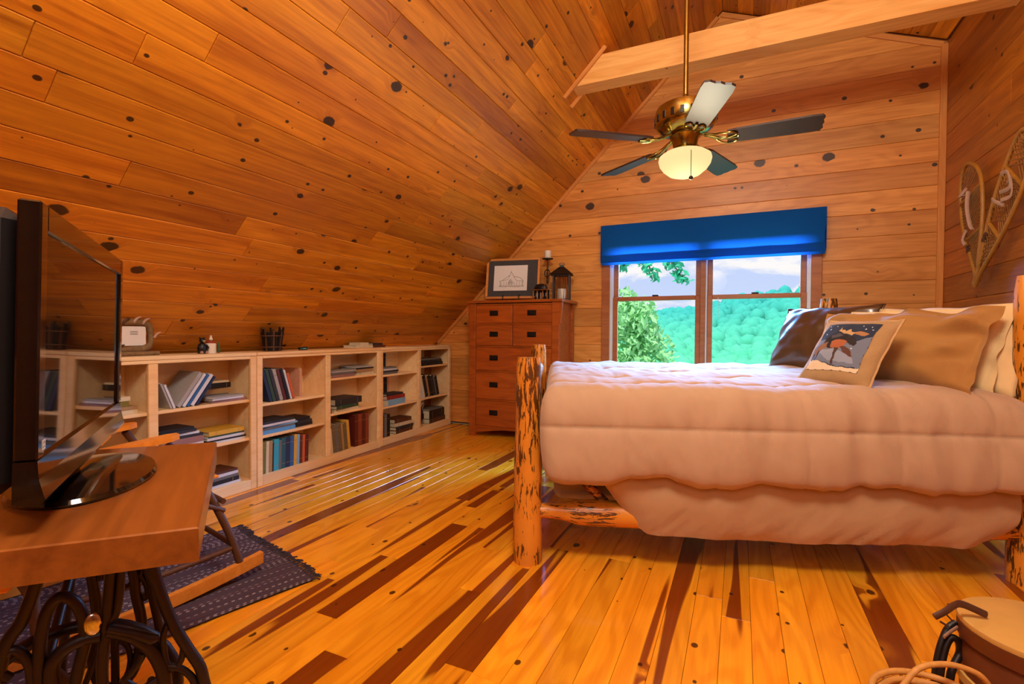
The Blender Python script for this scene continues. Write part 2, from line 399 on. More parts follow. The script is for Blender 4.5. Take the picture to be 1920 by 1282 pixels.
# back wall with the window opening
WX0, WX1, WZ0, WZ1 = -1.19, .55, .70, 1.98
wb_poly_top = [(xk-.1, 0)]
def back_piece(mb, poly):
    for h in ((-1, 1, CS), (-SHK, 1, RZ-SHK*RX)): poly = clip(poly, *h)
    if len(poly) > 2: mb.prism(poly, 0, .14, Matrix(((1, 0, 0, 0), (0, 0, 1, D+BT), (0, 1, 0, 0), (0, 0, 0, 1))))
mb = MB()
for a in ((XK-.1, WX0, 0, 5), (WX1, XR+.1, 0, 5), (WX0, WX1, 0, WZ0), (WX0, WX1, WZ1, 5)):
    back_piece(mb, [(a[0], a[2]), (a[1], a[2]), (a[1], a[3]), (a[0], a[3])])
wb = mb.build('wall_back', seam); tag(wb, 'knotty pine gable wall around the window', kind='structure')
rows(wb, MW['back'], (0, D+BT, 0), (1, 0, 0), (0, 0, 1), (0, -1, 0), XK+.02, XR-.001, .02, 4.02, .1843, (5.5, 6.0),
     halves=((-1, 1, CS-.03), (-SHK, 1, RZ-SHK*RX-.03)), hole=(WX0, WX1, WZ0-.02, WZ1+.02))
# right wall
wr = MB().box(XR+BT, XR+.14, YB, D+.02, 0, shed(XR)).build('wall_right', seam); tag(wr, 'knotty pine side wall with snowshoes', kind='structure')
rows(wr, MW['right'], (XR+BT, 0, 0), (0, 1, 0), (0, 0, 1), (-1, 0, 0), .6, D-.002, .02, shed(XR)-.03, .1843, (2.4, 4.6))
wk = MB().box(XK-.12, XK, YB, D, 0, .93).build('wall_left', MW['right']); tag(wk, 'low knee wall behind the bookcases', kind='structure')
wf = MB().add([(XK-.1, YB, 0), (XR+.1, YB, 0), (XR+.1, YB, shed(XR)), (RX, YB, RZ), (XK-.1, YB, zk), (XK-.1, YB-.12, 0), (XR+.1, YB-.12, 0), (XR+.1, YB-.12, shed(XR)), (RX, YB-.12, RZ), (XK-.1, YB-.12, zk)],
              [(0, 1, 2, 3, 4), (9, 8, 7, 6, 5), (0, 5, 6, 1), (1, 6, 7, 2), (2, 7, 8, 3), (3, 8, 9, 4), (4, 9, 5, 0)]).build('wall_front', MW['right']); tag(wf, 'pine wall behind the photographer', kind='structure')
# trims
def trim(name, a, b, wdt, thk, wdir, nrm):
    a, b = Vector(a), Vector(b); X = (b-a).normalized(); Z = Vector(nrm).normalized(); Y = Z.cross(X)
    o = MB().cbox(0, (b-a).length, -wdt/2, wdt/2, 0, thk, .003).build(name, MW['trim'])
    Mx = Matrix((X, Y, Z)).transposed().to_4x4(); Mx.translation = a; o.matrix_world = Mx; tag(o, kind='structure'); return o
dx = .03
trim('trim_1', (xk-.0+.06, D-.001, zk+.02), (RX-.03, D-.001, RZ-.07), .042, .018, None, (0, -1, 0))
trim('trim_2', (RX, D-.001, RZ-.055), (XR-.03, D-.001, shed(XR)-.055), .042, .018, None, (0, -1, 0))
trim('trim_3', (XR-.022, D-.001, .09), (XR-.022, D-.001, shed(XR)-.05), .044, .020, None, (0, -1, 0))
b1 = MB().cbox(-1.52, XR-.02, D-.016, D-.001, .0, .085, .004).build('baseboard_back', MW['trim']); tag(b1, kind='structure')
b2 = MB().cbox(XR-.016, XR-.001, .6, D-.03, 0, .085, .004).build('baseboard_right', MW['trim']); tag(b2, kind='structure')
# gable vent near the ridge
vt = thing('gable_vent', 'pale panel in the gable peak above the log beam', 'vent', (RX+.25, D-.001, 3.62))
MB().cbox(-.20, .20, -.010, -.001, -.10, .085, .003).build('panel', M_['paper'], vt)
MB().cbox(-.235, .235, -.020, -.001, .085, .115, .003).build('frame', MW['trim'], vt)
MB().cbox(-.235, -.20, -.020, -.001, -.10, .085, .003).build('frame', MW['trim'], vt)
MB().cbox(.20, .235, -.020, -.001, -.10, .085, .003).build('frame', MW['trim'], vt)
# tie beam
BY = 3.68
bz0, bz1 = 2.965, 3.165
xb0 = bz0-CS
beam = MB()
xR = XR
pol = [(bz0-CS+.02, bz0), (xR-.002, bz0), (xR-.002, bz1), (bz1-CS+.02, bz1)]
o = MB().prism(pol, 0, .15, Matrix(((1, 0, 0, 0), (0, 0, 1, BY), (0, 1, 0, 0), (0, 0, 0, 1)))).build('trim_tie_beam', MW['beam'])
o.name = 'trim_4'; tag(o, 'squared pale pine tie beam crossing the room under the ridge', kind='structure')
for yy in (BY-.022, BY+.152):
    a = Vector((bz0-CS-.055, yy, bz0-.055-.0)); b = Vector((bz1-CS+.07, yy, bz1+.07)); n = Vector((q, 0, -q))
    o = MB().cbox(0, (b-a).length, 0, .02, 0, .03, .003).build('trim_5', MW['trim'])
    Mx = Matrix(((b-a).normalized(), Vector((0, 1, 0)), -(b-a).normalized().cross(Vector((0, 1, 0))) if False else (b-a).normalized().cross(Vector((0, 1, 0))))).transposed().to_4x4()
    # third axis points into the room
    Zx = (b-a).normalized().cross(Vector((0, 1, 0)))
    if Zx.dot(n) < 0: Mx = Matrix(((a-b).normalized(), Vector((0, 1, 0)), (a-b).normalized().cross(Vector((0, 1, 0))))).transposed().to_4x4(); Mx.translation = b+n*BT
    else: Mx.translation = a+n*BT
    o.matrix_world = Mx; tag(o, kind='structure')
# ------------------------------------------------------------------ window
WW = MW['window']
win = new_obj('window_1', None); win.location = (0, D, 0); tag(win, 'double-hung wooden window pair looking out on green hills', kind='structure')
def wpart(name, x0, x1, y0, y1, z0, z1, m, b=.003, par=win): return MB().cbox(x0, x1, y0, y1, z0, z1, b).build(name, m, par)
wpart('casing', WX0-.075, WX0+.004, -.022, -.002, WZ0-.02, WZ1+.05, WW); wpart('casing', WX1-.004, WX1+.075, -.022, -.002, WZ0-.02, WZ1+.05, WW)
wpart('head_casing', WX0-.075, WX1+.075, -.022, -.002, WZ1+.0501, WZ1+.12, WW)
wpart('sill', WX0-.08, WX1+.08, -.045, .10, WZ0-.045, WZ0-.0205, WW)
wpart('jamb', WX0, WX0+.030, .0, .125, WZ0-.02, WZ1+.0, M_['white']); wpart('jamb', WX1-.030, WX1, .0, .125, WZ0-.02, WZ1, M_['white'])
mx = -.315
wpart('mullion', mx-.022, mx+.022, -.01, .13, WZ0-.02, WZ1, WW); wpart('jamb_liner', mx+.0221, mx+.036, .0, .12, WZ0, WZ1, M_['white'])
gm, t = mat('window_glass')
g1 = t.n('ShaderNodeBsdfTransparent', {0: (1, 1, 1, 1)}); g2 = t.n('ShaderNodeBsdfGlossy', {0: (1, 1, 1, 1), 1: .02})
fr = t.n('ShaderNodeFresnel', {0: 1.08}); ms = t.n('ShaderNodeMixShader', {0: fr, 1: g1, 2: g2}); t.n('ShaderNodeOutputMaterial', {0: ms})
ZM = 1.40
for (x0, x1) in ((WX0+.0305, mx-.0225), (mx+.0365, WX1-.0305)):
    for (z0, z1, y0) in ((WZ0-.0195, ZM+.02, .02), (ZM-.02, WZ1-.001, .058)):
        s = MB(); w = .045
        s.cbox(x0, x0+w, y0, y0+.034, z0, z1, .004).cbox(x1-w, x1, y0, y0+.034, z0, z1, .004).cbox(x0+w, x1-w, y0, y0+.034, z0, z0+(.05 if y0 < .05 else .04), .004).cbox(x0+w, x1-w, y0, y0+.034, z1-.04, z1, .004)
        so = s.build('sash', WW, win)
        MB().box(x0+w-.004, x1-w+.004, y0+.014, y0+.018, z0+.036, z1-.036).build('pane', gm, so)
    MB().cbox((x0+x1)/2-.03, (x0+x1)/2+.03, .022, .05, ZM+.0205, ZM+.034, .004).build('sash_lock', M_['bronze'], win)
MB().tube([(mx+.13, .012, 1.395), (mx+.131, .012, 1.20)], .0022, 6).build('sash_cord', M_['white'], win)
# navy roman shade
sh = thing('roman_shade', 'navy blue linen roman shade rolled up over the window', 'shade', (0, 4.80, 0))
X0, X1, Z0, Z1 = -1.262, .642, 1.752, 2.12
def shade_fn(u, v):
    x = X0+(X1-X0)*u; z = Z1+(Z0-Z1)*v
    y = -.004*math.sin(u*23)*v-.018*max(0, v-.80)/.2*abs(math.sin(math.pi*(v-.80)/.2)) if v > .8 else -.004*math.sin(u*23)*v
    if u < .02 or u > .98: x += (1 if u < .5 else -1)*.010*max(0, math.sin(math.pi*(v-.35)/.65)) if v > .35 else 0
    return (x, y, z)
fab = MB().grid(shade_fn, 60, 40).build('front_panel', M_['navy'], sh, 180)
MB().grid(lambda u, v: (X0+.006+(X1-X0-.012)*u, .012-.02*math.sin(math.pi*v)+.003*math.sin(u*31), Z0-.022+.10*v), 60, 10).build('lower_fold', M_['navy'], sh, 180)
MB().cbox(X0+.003, X1-.003, .012, .062, Z1-.03, Z1, .003).build('head_rail', M_['navy'], sh)
for x in (X0, X1): MB().box(x-.0015, x+.0015, 0, .062, Z0+.02, Z1).build('return', M_['navy'], sh)
# ------------------------------------------------------------------ outside
exec_out = True
hill_m, t = mat('hazy_forest'); tc = t.n('ShaderNodeTexCoord'); geo = t.n('ShaderNodeNewGeometry')
nz = t.noise(geo.outputs['Position'], .06, 4, .6); nf = t.noise(geo.outputs['Position'], 1.2, 3, .6)
sepp = t.n('ShaderNodeSeparateXYZ', {0: geo.outputs['Position']})
farf = t.ss(sepp.outputs[1], 60, 330)  # far slopes turn bluer, distance haze painted into the colour
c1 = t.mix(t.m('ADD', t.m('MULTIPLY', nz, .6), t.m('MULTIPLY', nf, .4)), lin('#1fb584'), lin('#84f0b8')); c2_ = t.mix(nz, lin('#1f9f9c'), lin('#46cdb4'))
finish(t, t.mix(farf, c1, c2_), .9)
def hz(x, y):
    b = -17+.5*math.sin(x*.05+y*.03)
    if y > 70: b += (y-70)*.100
    b += 11*math.exp(-((x-42)/60)**2)*max(0, (y-160)/160)+13*math.exp(-((x+190)/70)**2)*max(0, (y-120)/160)
    b += 2.0*math.sin(x*.021+1)*min(1, max(0, (y-60)/100))+1.2*math.sin(x*.06+y*.02)
    if y > 330: b -= (y-330)*.5
    return b
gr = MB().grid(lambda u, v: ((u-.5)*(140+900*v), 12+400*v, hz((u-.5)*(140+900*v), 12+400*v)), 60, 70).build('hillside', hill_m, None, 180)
tag(gr, 'wooded green hillside seen through the window', 'hill', kind='stuff')
fo = MB(); rg = random.Random(3)
def blob(mb, c, r, n=7, m=5):
    b = len(mb.v); mb.ball(c, (r, r, r*1.15), n, m)
    for i in range(b, len(mb.v)):
        x, y, z = mb.v[i]; k = 1+rg.uniform(-.16, .16); mb.v[i] = (c[0]+(x-c[0])*k, c[1]+(y-c[1])*k, c[2]+(z-c[2])*k)
for i in range(7500):
    v = rg.random()**1.5; y = 34+v*310; xx = rg.uniform(-.62, .34)*y+rg.uniform(-6, 6); r = rg.uniform(.9, 2.5)*(1+y*.0022)
    blob(fo, (xx, y, hz(xx, y)+r*.8), r)
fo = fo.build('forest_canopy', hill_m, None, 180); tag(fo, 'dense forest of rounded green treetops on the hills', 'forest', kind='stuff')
leaf_m = plain('teal_leaf', '#3fcf98', .6, var=.25, scale=3); leaf2 = plain('pale_leaf', '#a6f09a', .6, var=.2, scale=3)  # plain leaf colours, teal for the branch and pale green for the crown
def leaves(mb, c, r, n, sz):
    for _ in range(n):
        d = Vector((rg.gauss(0, 1), rg.gauss(0, 1), rg.gauss(0, 1))).normalized()*r*rg.random()**.5
        p = Vector(c)+d; a = Vector((rg.uniform(-1, 1), rg.uniform(-1, 1), rg.uniform(-1, 1))).normalized(); b = a.orthogonal().normalized()
        s = sz*rg.uniform(.6, 1.3); n_ = a.cross(b)*s*.12
        mb.add([p-a*s, p+b*s*.45+n_, p+a*s, p-b*s*.45+n_], [(0, 1, 2), (0, 2, 3)])
# birch-like tree close to the house: crown low at the left of the view, one branch hanging in from above
tr = thing('tree', 'leafy tree close outside the left window sashes', 'tree', (-4.9, 13.0, hz(-4.9, 13)))
tz = hz(-4.9, 13)
bk = MB(); top = Vector((.2, 0, 4.5-tz)); bk.tube(smooth_path([(0, 0, 0), (.1, .1, (4.5-tz)*.4), (.05, 0, (4.5-tz)*.75), top]), [.22-.17*i/18 for i in range(19)], 8)
bk.build('trunk', M_['bark'], tr, 60)
lv = MB()
for (u, v, rr_, nn) in ((1190, 590, .55, 240), (1178, 640, .75, 380), (1215, 650, .6, 260), (1170, 600, .5, 200), (1160, 680, .8, 300), (1205, 610, .4, 130), (1230, 690, .6, 200), (1165, 560, .35, 80)):
    p = on(u, v, y=13.0); leaves(lv, (p.x+4.9, p.y-13.0+rg.uniform(-.5, .5), p.z-tz), rr_, nn, .12)
lv.build('foliage', leaf2, tr)
lv = MB(); bb = MB()
base = on(1140, 440, y=10.5)
for path, nn in ((((1140, 440), (1180, 470), (1210, 490), (1225, 515)), 5), (((1180, 455), (1240, 478), (1265, 500), (1283, 528)), 5), (((1150, 450), (1175, 485), (1166, 500)), 3)):
    pts = [on(u, v, y=10.5) for u, v in path]; pts = [Vector((p.x+4.9, p.y-13.0, p.z-tz)) for p in pts]
    sp = smooth_path(pts, 5); bb.tube(sp, .012, 5)
    for p in sp[3:]: leaves(lv, p, .16, 9, .085)
bb.tube([Vector((base.x+4.9, base.y-13, base.z-tz)), Vector((.1, -.6, base.z-tz+.2)), Vector((.1, 0, base.z-tz-.6))], .03, 6)
bb.build('branch', M_['bark'], tr, 60); lv.build('foliage', leaf_m, tr)
# ------------------------------------------------------------------ ceiling fan
FX, FY, FZ = -.29, 2.90, 2.12
fan = thing('ceiling_fan', 'brass ceiling fan with five dark blades and a glowing bowl light', 'ceiling fan', (FX, FY, FZ))
topz = FX+CS-FZ-.03
MB().tube([(0, 0, .20), (0, 0, topz)], .0135, 14).build('downrod', M_['brass'], fan, 60)
MB().lathe([(.02, topz-.10), (.05, topz-.08), (.075, topz-.03), (.08, topz+.0)], 24).build('canopy', M_['brass'], fan, 50)
MB().lathe([(.018, .26), (.03, .235), (.055, .215), (.12, .205), (.155, .185), (.165, .15), (.162, .095), (.15, .075), (.12, .055), (.08, .045)], 32).build('motor_housing', M_['brass'], fan, 40)
for k in range(20):
    a = 2*math.pi*k/20; MB().cbox(.158, .1665, -.010, .010, .10, .14, .002, Matrix.Rotation(a, 4, 'Z')).build('vent_slot', M_['bronze'], fan)
MB().lathe([(.075, .046), (.085, .03), (.07, .012), (.062, -.03), (.075, -.045), (.066, -.056)], 28).build('light_fitter', M_['brass'], fan, 40)
bowl_m, t = mat('glowing_glass_bowl'); lw = t.n('ShaderNodeLayerWeight', {0: .35})
cc = lin('#ffe09c')
e = t.n('ShaderNodeEmission', {0: cc, 1: .95}); p = t.n('ShaderNodeBsdfPrincipled', {'Base Color': (.06, .05, .03, 1), 'Roughness': .7, 'Specular IOR Level': .1}); a = t.n('ShaderNodeAddShader', {0: e, 1: p})
t.n('ShaderNodeOutputMaterial', {0: a})
MB().lathe([(.068, -.052), (.11, -.060), (.138, -.080), (.142, -.098), (.135, -.125), (.118, -.150), (.085, -.178), (.045, -.192), (.01, -.196)], 36).build('glass_bowl', bowl_m, fan, 60)
for k in range(5):
    a = 2*math.pi*k/5; Mx = Matrix.Rotation(a, 4, 'Z') @ Matrix.Rotation(R(-11), 4, 'X')
    bl = MB(); out = [(.215, -.052), (.26, -.060), (.60, -.070), (.648, -.066), (.660, -.045), (.652, -.02), (.660, 0), (.652, .02), (.660, .045), (.648, .066), (.60, .070), (.26, .060), (.215, .052)]
    bl.prism(out, -.005, .005, Mx); bl.build('blade', M_['darkwood'], fan)
    ir = MB()
    for s in (-1, 1):
        ir.tube([Mx @ Vector(p) for p in smooth_path([(.10, s*.012, .03), (.15, s*.018, .012), (.19, s*.045, -.004), (.235, s*.05, -.010), (.262, s*.03, -.010), (.235, s*.012, -.010), (.20, 0, -.008)])], .0055, 6)
    ir.tube([Mx @ Vector(p) for p in smooth_path([(.09, 0, .036), (.14, 0, .012), (.20, 0, -.008), (.27, 0, -.010)])], .008, 6)
    ir.build('blade_iron', M_['brass'], fan, 60)
MB().tube([(.03, -.075, -.03), (.04, -.10, -.06), (.046, -.150, -.11), (.046, -.150, -.235)], .0018, 5).ball((.046, -.150, -.245), .011).build('pull_chain', M_['bronze'], fan, 60)
fb = lamp('fan_bulb', 'POINT', (FX, FY, FZ-.36), 16, (1, .86, .60), shadow_soft_size=.13, specular_factor=.15)
# ------------------------------------------------------------------ bookcases and books
CV = {}
def cover_mat(hexc):
    if hexc not in CV: CV[hexc] = plain('book_cloth_'+hexc[1:], hexc, .55, var=.12, scale=40)
    return CV[hexc]
COLN = dict(white='#d6d6da', silver='#a9a39c', blue='#2f5f96', lightblue='#7fb4d8', navy='#1b2a4a', black='#161313', brown='#5a3018', cream='#d9c8a2', tan='#a98454', mauve='#9a6f68',
            yellow='#d9a832', green='#2f4a32', olive='#7a6e24', teal='#1f5a62', turquoise='#2fa3b8', grey='#6b6762', red='#9a2a18', maroon='#5c1d10', orange='#d0602a', peach='#dba482', khaki='#6e5f3f',
            charcoal='#2c2a2c', russet='#8a3d1a', skyblue='#5aa0dc')
ORD = ['first', 'second', 'third', 'fourth', 'fifth', 'sixth', 'seventh', 'eighth', 'ninth', 'tenth', 'eleventh', 'twelfth', 'thirteenth', 'fourteenth', 'fifteenth', 'sixteenth']
def book(Mw, t, h, d, coln, label, group, soft=False):
    """t along x, depth d along y (spine at y=0), height h along z"""
    o = new_obj('book', None); o.empty_display_size = .03; o.matrix_world = Mw
    tag(o, label, 'book', group); b = .0012 if soft else .0028; b = min(b, t*.22)
    c = MB(); c.box(0, b, 0, d, 0, h).box(t-b, t, 0, d, 0, h).box(b, t-b, 0, b*1.2, 0, h)
    co = c.build('cover', cover_mat(COLN[coln]), o)
    e = .0 if soft else .004
    MB().box(b, t-b, b*1.2, d-e-.001, e+.0006, h-e-.0006).build('pages', M_['page'] if coln not in ('white', 'silver') else M_['paper'], o)
    if t > .024 and not soft and h > .15:
        lc = 'tan' if coln not in ('cream', 'white', 'peach', 'silver') else 'brown'
        for z in (.16, .80): MB().box(t*.10, t*.90, -.0005, .0006, h*z, h*z+.0025).build('spine_band', cover_mat(COLN[lc]), co)
    return o
def unit(name, loc, rz, Wd, shelves, label):
    t = thing(name, label, 'bookcase', loc, rz, 'low pine bookcases along the sloped ceiling')
    MS = MW['shelf']; dp = .27; st = .042; cs = .05; top = .91; c0 = Wd/2
    P = lambda n, *a: MB().cbox(*a, .003).build(n, MS, t)
    P('top_board', 0, Wd, -.004, dp, .888, top)
    P('top_rail', st, Wd-st, 0, .02, .868, .8878)
    for x0, x1 in ((0, st), (Wd-st, Wd)): P('stile', x0, x1, 0, .02, 0, .8878)
    P('centre_stile', c0-cs/2, c0+cs/2, -.0003, .02, .0655, .8676)
    P('bottom_rail', st, Wd-st, 0, .02, 0, .065)
    for x0, x1 in ((0, .018), (Wd-.018, Wd), (c0-.01, c0+.01)): P('side_panel', x0, x1, .0205, dp, 0, .8875)
    P('bottom_board', .0185, c0-.0105, .0205, dp-.01, .045, .0645); P('bottom_board', c0+.0105, Wd-.0185, .0205, dp-.01, .045, .0645)
    MB().box(.0185, Wd-.0185, dp-.009, dp-.002, .066, .887).build('back_panel', MS, t)
    for k, zs in enumerate(shelves):
        x0, x1 = ((.0185, c0-.0105), (c0+.0105, Wd-.0185))[k]
        for z in zs: MB().cbox(x0+.0235*(k == 0)*0, x1, .021, dp-.0095, z-.019, z, .002).build('shelf', MS, t)
    return t
UN = []
specs = [('bookcase', (-2.933, .985, 0), R(90), 1.275, ((.60, .345), (.60, .345)), 'nearest low pine bookcase, half hidden behind the television'),
         ('bookcase', (-2.935, 2.268, 0), R(90+1.2), 1.284, ((.557, .336), (.678, .392)), 'middle low pine bookcase with teal books on its bottom shelf'),
         ('bookcase', (-2.972, 3.556, 0), R(90+1.9), 1.275, ((.655, .355), (.70, .36)), 'farthest low pine bookcase next to the oak chest of drawers')]
for n_, l_, r_, w_, s_, lb in specs: UN.append((unit(n_, l_, r_, w_, s_, lb), Matrix.Translation(l_) @ Matrix.Rotation(r_, 4, 'Z'), w_))
BAYS = ['first', 'second', 'third', 'fourth', 'fifth', 'sixth']
def bay(ui, bi, shelfname, z, items):
    """items: ('up', x0, [(t,h,d,colour)...], lean_deg) / ('flat', x0, y0, [(t,length,d,colour)...])"""
    Mu = UN[ui][1]; Wd = UN[ui][2]; xb = (.042 if bi == 0 else Wd/2+.025); bayn = BAYS[ui*2+bi]
    z += .0004
    for kind, *it in items:
        if kind == 'up':
            x0, bks, lean = it[:3]; y0 = it[3] if len(it) > 3 else .035
            where = it[4] if len(it) > 4 else ''
            x = xb+x0; a = R(lean); ca, sa = math.cos(a), math.sin(abs(a))
            for i, (t, h, d, c) in enumerate(bks):
                if lean >= 0:    # top leans to the right: pivot on lower right corner
                    Ml = Matrix.Translation((x, y0, z+t*sa)) @ Matrix.Rotation(a, 4, 'Y')
                else:
                    Ml = Matrix.Translation((x, y0, z)) @ Matrix.Rotation(a, 4, 'Y')
                x += t/ca+(.0055 if abs(lean) > 10 else .0012)
                st = 'standing' if abs(lean) < 4 else 'leaning'
                book(Mu @ Ml, t, h, d, c, '%s book %s %s from left%s, %s shelf, %s bookcase bay' % (c, st, ORD[i], where, shelfname, bayn), 'books %s on the shelves' % st, t < .012)
        else:
            x0, y0, bks = it[:3]; zz = z; where = it[3] if len(it) > 3 else ''
            n = len(bks)
            for i, (t, ln, d, c) in enumerate(bks):
                j = random.Random(i*7+int(x0*1000)+ui*31+bi); ang = R(j.uniform(-3, 3)); jx = j.uniform(-.008, .008)
                Ml = Matrix.Translation((xb+x0+ln+jx+.008, y0+.01, zz)) @ Matrix.Rotation(ang, 4, 'Z') @ Matrix.Rotation(R(-90), 4, 'Y')
                zz += t+.0006
                pos = 'topmost' if i == n-1 else 'lowest' if i == 0 else ORD[i]+' up'
                book(Mu @ Ml, t, ln, d, c, '%s book lying flat, %s in its %sstack, %s shelf, %s bookcase bay' % (c, pos, where, shelfname, bayn), 'books lying flat on the shelves', t < .012)
# first bay (mostly behind the television)
bay(0, 0, 'upper', .60, [('flat', .27, .03, [(.022, .26, .19, 'cream'), (.02, .25, .19, 'tan'), (.03, .22, .17, 'olive'), (.022, .22, .16, 'cream'), (.008, .12, .14, 'grey')]), ('up', .03, [(.03, .20, .15, 'charcoal'), (.025, .21, .15, 'khaki'), (.03, .19, .15, 'black')], 8)])
bay(0, 0, 'middle', .345, [('flat', .25, .03, [(.022, .27, .2, 'white'), (.02, .27, .2, 'grey'), (.015, .25, .2, 'silver')]), ('flat', .0, .03, [(.02, .21, .2, 'lightblue'), (.02, .21, .2, 'white'), (.02, .2, .2, 'navy')], 'left ')])
# second bay
bay(0, 1, 'upper', .60, [('up', .085, [(.010, .16, .17, 'silver'), (.012, .15, .16, 'white')], -21), ('up', .118, [(.022, .235, .20, 'silver'), (.016, .225, .19, 'white'), (.014, .22, .18, 'blue'), (.020, .215, .18, 'white'), (.014, .20, .18, 'navy')], 35, .035, ' right'),
                         ('flat', .325, .02, [(.012, .22, .20, 'mauve'), (.014, .20, .20, 'white'), (.012, .21, .20, 'white'), (.006, .20, .20, 'silver'), (.006, .205, .20, 'lightblue')], 'front ') if False else
                         ('flat', .315, .022, [(.016, .235, .09, 'mauve'), (.012, .215, .09, 'white'), (.010, .225, .09, 'silver')], 'front '), ('flat', .335, .125, [(.045, .16, .11, 'grey'), (.035, .17, .11, 'tan'), (.034, .175, .11, 'black'), (.012, .16, .11, 'cream')], 'back ')])
bay(0, 1, 'middle', .345, [('flat', .02, .02, [(.02, .25, .20, 'mauve'), (.016, .25, .2, 'white'), (.036, .24, .19, 'mauve'), (.016, .25, .2, 'charcoal'), (.014, .22, .19, 'white'), (.016, .2, .18, 'charcoal'), (.014, .19, .17, 'black')], 'left '),
                           ('flat', .295, .025, [(.012, .24, .2, 'white'), (.012, .25, .2, 'charcoal'), (.016, .25, .2, 'white'), (.010, .24, .2, 'green'), (.026, .24, .19, 'yellow')], 'right ')])
bay(0, 1, 'bottom', .0645, [('flat', .25, .03, [(.016, .27, .2, 'white'), (.026, .26, .2, 'black'), (.018, .25, .19, 'grey'), (.018, .25, .19, 'white'), (.014, .24, .18, 'brown')], 'right '), ('flat', .02, .04, [(.03, .2, .18, 'brown'), (.03, .2, .17, 'grey')], 'left ')])
# third bay
bay(1, 0, 'upper', .557, [('up', .085, [(.022, .245, .19, 'navy'), (.024, .24, .19, 'green'), (.022, .24, .18, 'charcoal'), (.026, .235, .18, 'silver'), (.024, .23, .18, 'maroon'), (.022, .235, .18, 'black'), (.014, .225, .18, 'white'), (.020, .20, .17, 'orange')], -17),
                          ('up', .405, [(.022, .215, .16, 'peach')], 0, .10, '')])
bay(1, 0, 'middle', .336, [('flat', .01, .025, [(.028, .29, .21, 'skyblue'), (.014, .29, .2, 'grey'), (.012, .30, .2, 'lightblue'), (.014, .29, .2, 'white'), (.016, .28, .2, 'charcoal')], 'left '), ('flat', .325, .05, [(.024, .16, .18, 'black'), (.02, .15, .18, 'charcoal'), (.022, .13, .17, 'black')], 'right ')])
bay(1, 0, 'bottom', .0645, [('up', .002, [(.016, .225, .17, 'cream'), (.030, .225, .18, 'olive'), (.022, .22, .17, 'cream'), (.028, .22, .18, 'tan'), (.010, .20, .16, 'black'), (.042, .222, .18, 'turquoise'), (.022, .21, .17, 'grey'), (.034, .22, .18, 'teal'), (.038, .222, .18, 'navy'), (.034, .22, .18, 'blue'), (.026, .225, .18, 'yellow'), (.024, .22, .18, 'lightblue'), (.026, .21, .17, 'brown'), (.022, .21, .17, 'orange'), (.034, .205, .17, 'maroon')], 1.5)])
# fourth bay
bay(1, 1, 'upper', .678, [('flat', .03, .02, [(.018, .50, .21, 'tan') if False else (.022, .27, .21, 'mauve'), (.018, .27, .2, 'grey'), (.012, .28, .2, 'silver')], 'left '), ('flat', .325, .02, [(.026, .21, .2, 'cream'), (.024, .20, .2, 'tan'), (.012, .22, .2, 'black'), (.014, .20, .2, 'silver')], 'right ')])
bay(1, 1, 'middle', .392, [('up', .035, [(.012, .175, .16, 'red')], -13), ('flat', .085, .03, [(.022, .28, .2, 'cream'), (.028, .27, .2, 'green'), (.052, .31, .2, 'charcoal')])])
bay(1, 1, 'bottom', .0645, [('up', .04, [(.022, .205, .17, 'cream'), (.034, .23, .18, 'khaki'), (.034, .23, .18, 'grey'), (.034, .225, .18, 'khaki'), (.022, .23, .18, 'tan'), (.040, .225, .18, 'khaki'), (.030, .245, .19, 'yellow')], -6), ('up', .315, [(.040, .27, .19, 'maroon'), (.048, .275, .19, 'russet'), (.044, .27, .19, 'maroon'), (.042, .27, .19, 'russet')], 0, .035, ' right')])
# fifth bay
bay(2, 0, 'upper', .655, [('flat', .03, .02, [(.020, .22, .08, 'grey'), (.016, .24, .08, 'charcoal'), (.016, .21, .08, 'white'), (.014, .20, .08, 'grey')], 'front '), ('up', .01, [(.035, .19, .13, 'charcoal'), (.04, .195, .13, 'grey'), (.045, .19, .13, 'charcoal'), (.05, .195, .13, 'black'), (.02, .195, .13, 'cream')], 0, .115)])
bay(2, 0, 'middle', .355, [('flat', .09, .02, [(.055, .29, .12, 'lightblue'), (.035, .28, .12, 'red'), (.020, .25, .12, 'charcoal')], 'front '), ('up', .01, [(.035, .25, .10, 'charcoal'), (.03, .26, .10, 'grey'), (.045, .25, .10, 'khaki'), (.04, .26, .10, 'tan'), (.03, .26, .10, 'grey'), (.05, .255, .10, 'black'), (.03, .26, .10, 'peach')], 0, .145)])
bay(2, 0, 'bottom', .0645, [('flat', .22, .0215, [(.034, .28, .17, 'brown'), (.03, .30, .17, 'charcoal'), (.034, .31, .17, 'cream'), (.038, .26, .15, 'brown')], 'front '), ('up', .01, [(.05, .21, .16, 'charcoal'), (.04, .215, .16, 'grey'), (.045, .21, .16, 'black')], 0, .035)])
# sixth bay
bay(2, 1, 'upper', .70, [('flat', .03, .03, [(.03, .46, .2, 'black'), (.026, .44, .2, 'charcoal'), (.014, .42, .2, 'grey')])])
bay(2, 1, 'middle', .36, [('up', .10, [(.014, .235, .17, 'white'), (.016, .24, .18, 'cream'), (.05, .24, .18, 'black'), (.03, .24, .18, 'tan'), (.05, .235, .18, 'black'), (.05, .23, .18, 'charcoal'), (.02, .23, .18, 'grey'), (.04, .22, .18, 'black')], -17)])
bay(2, 1, 'bottom', .0645, [('flat', .20, .03, [(.05, .34, .2, 'brown'), (.09, .33, .2, 'black'), (.012, .3, .2, 'grey')], 'right ')])
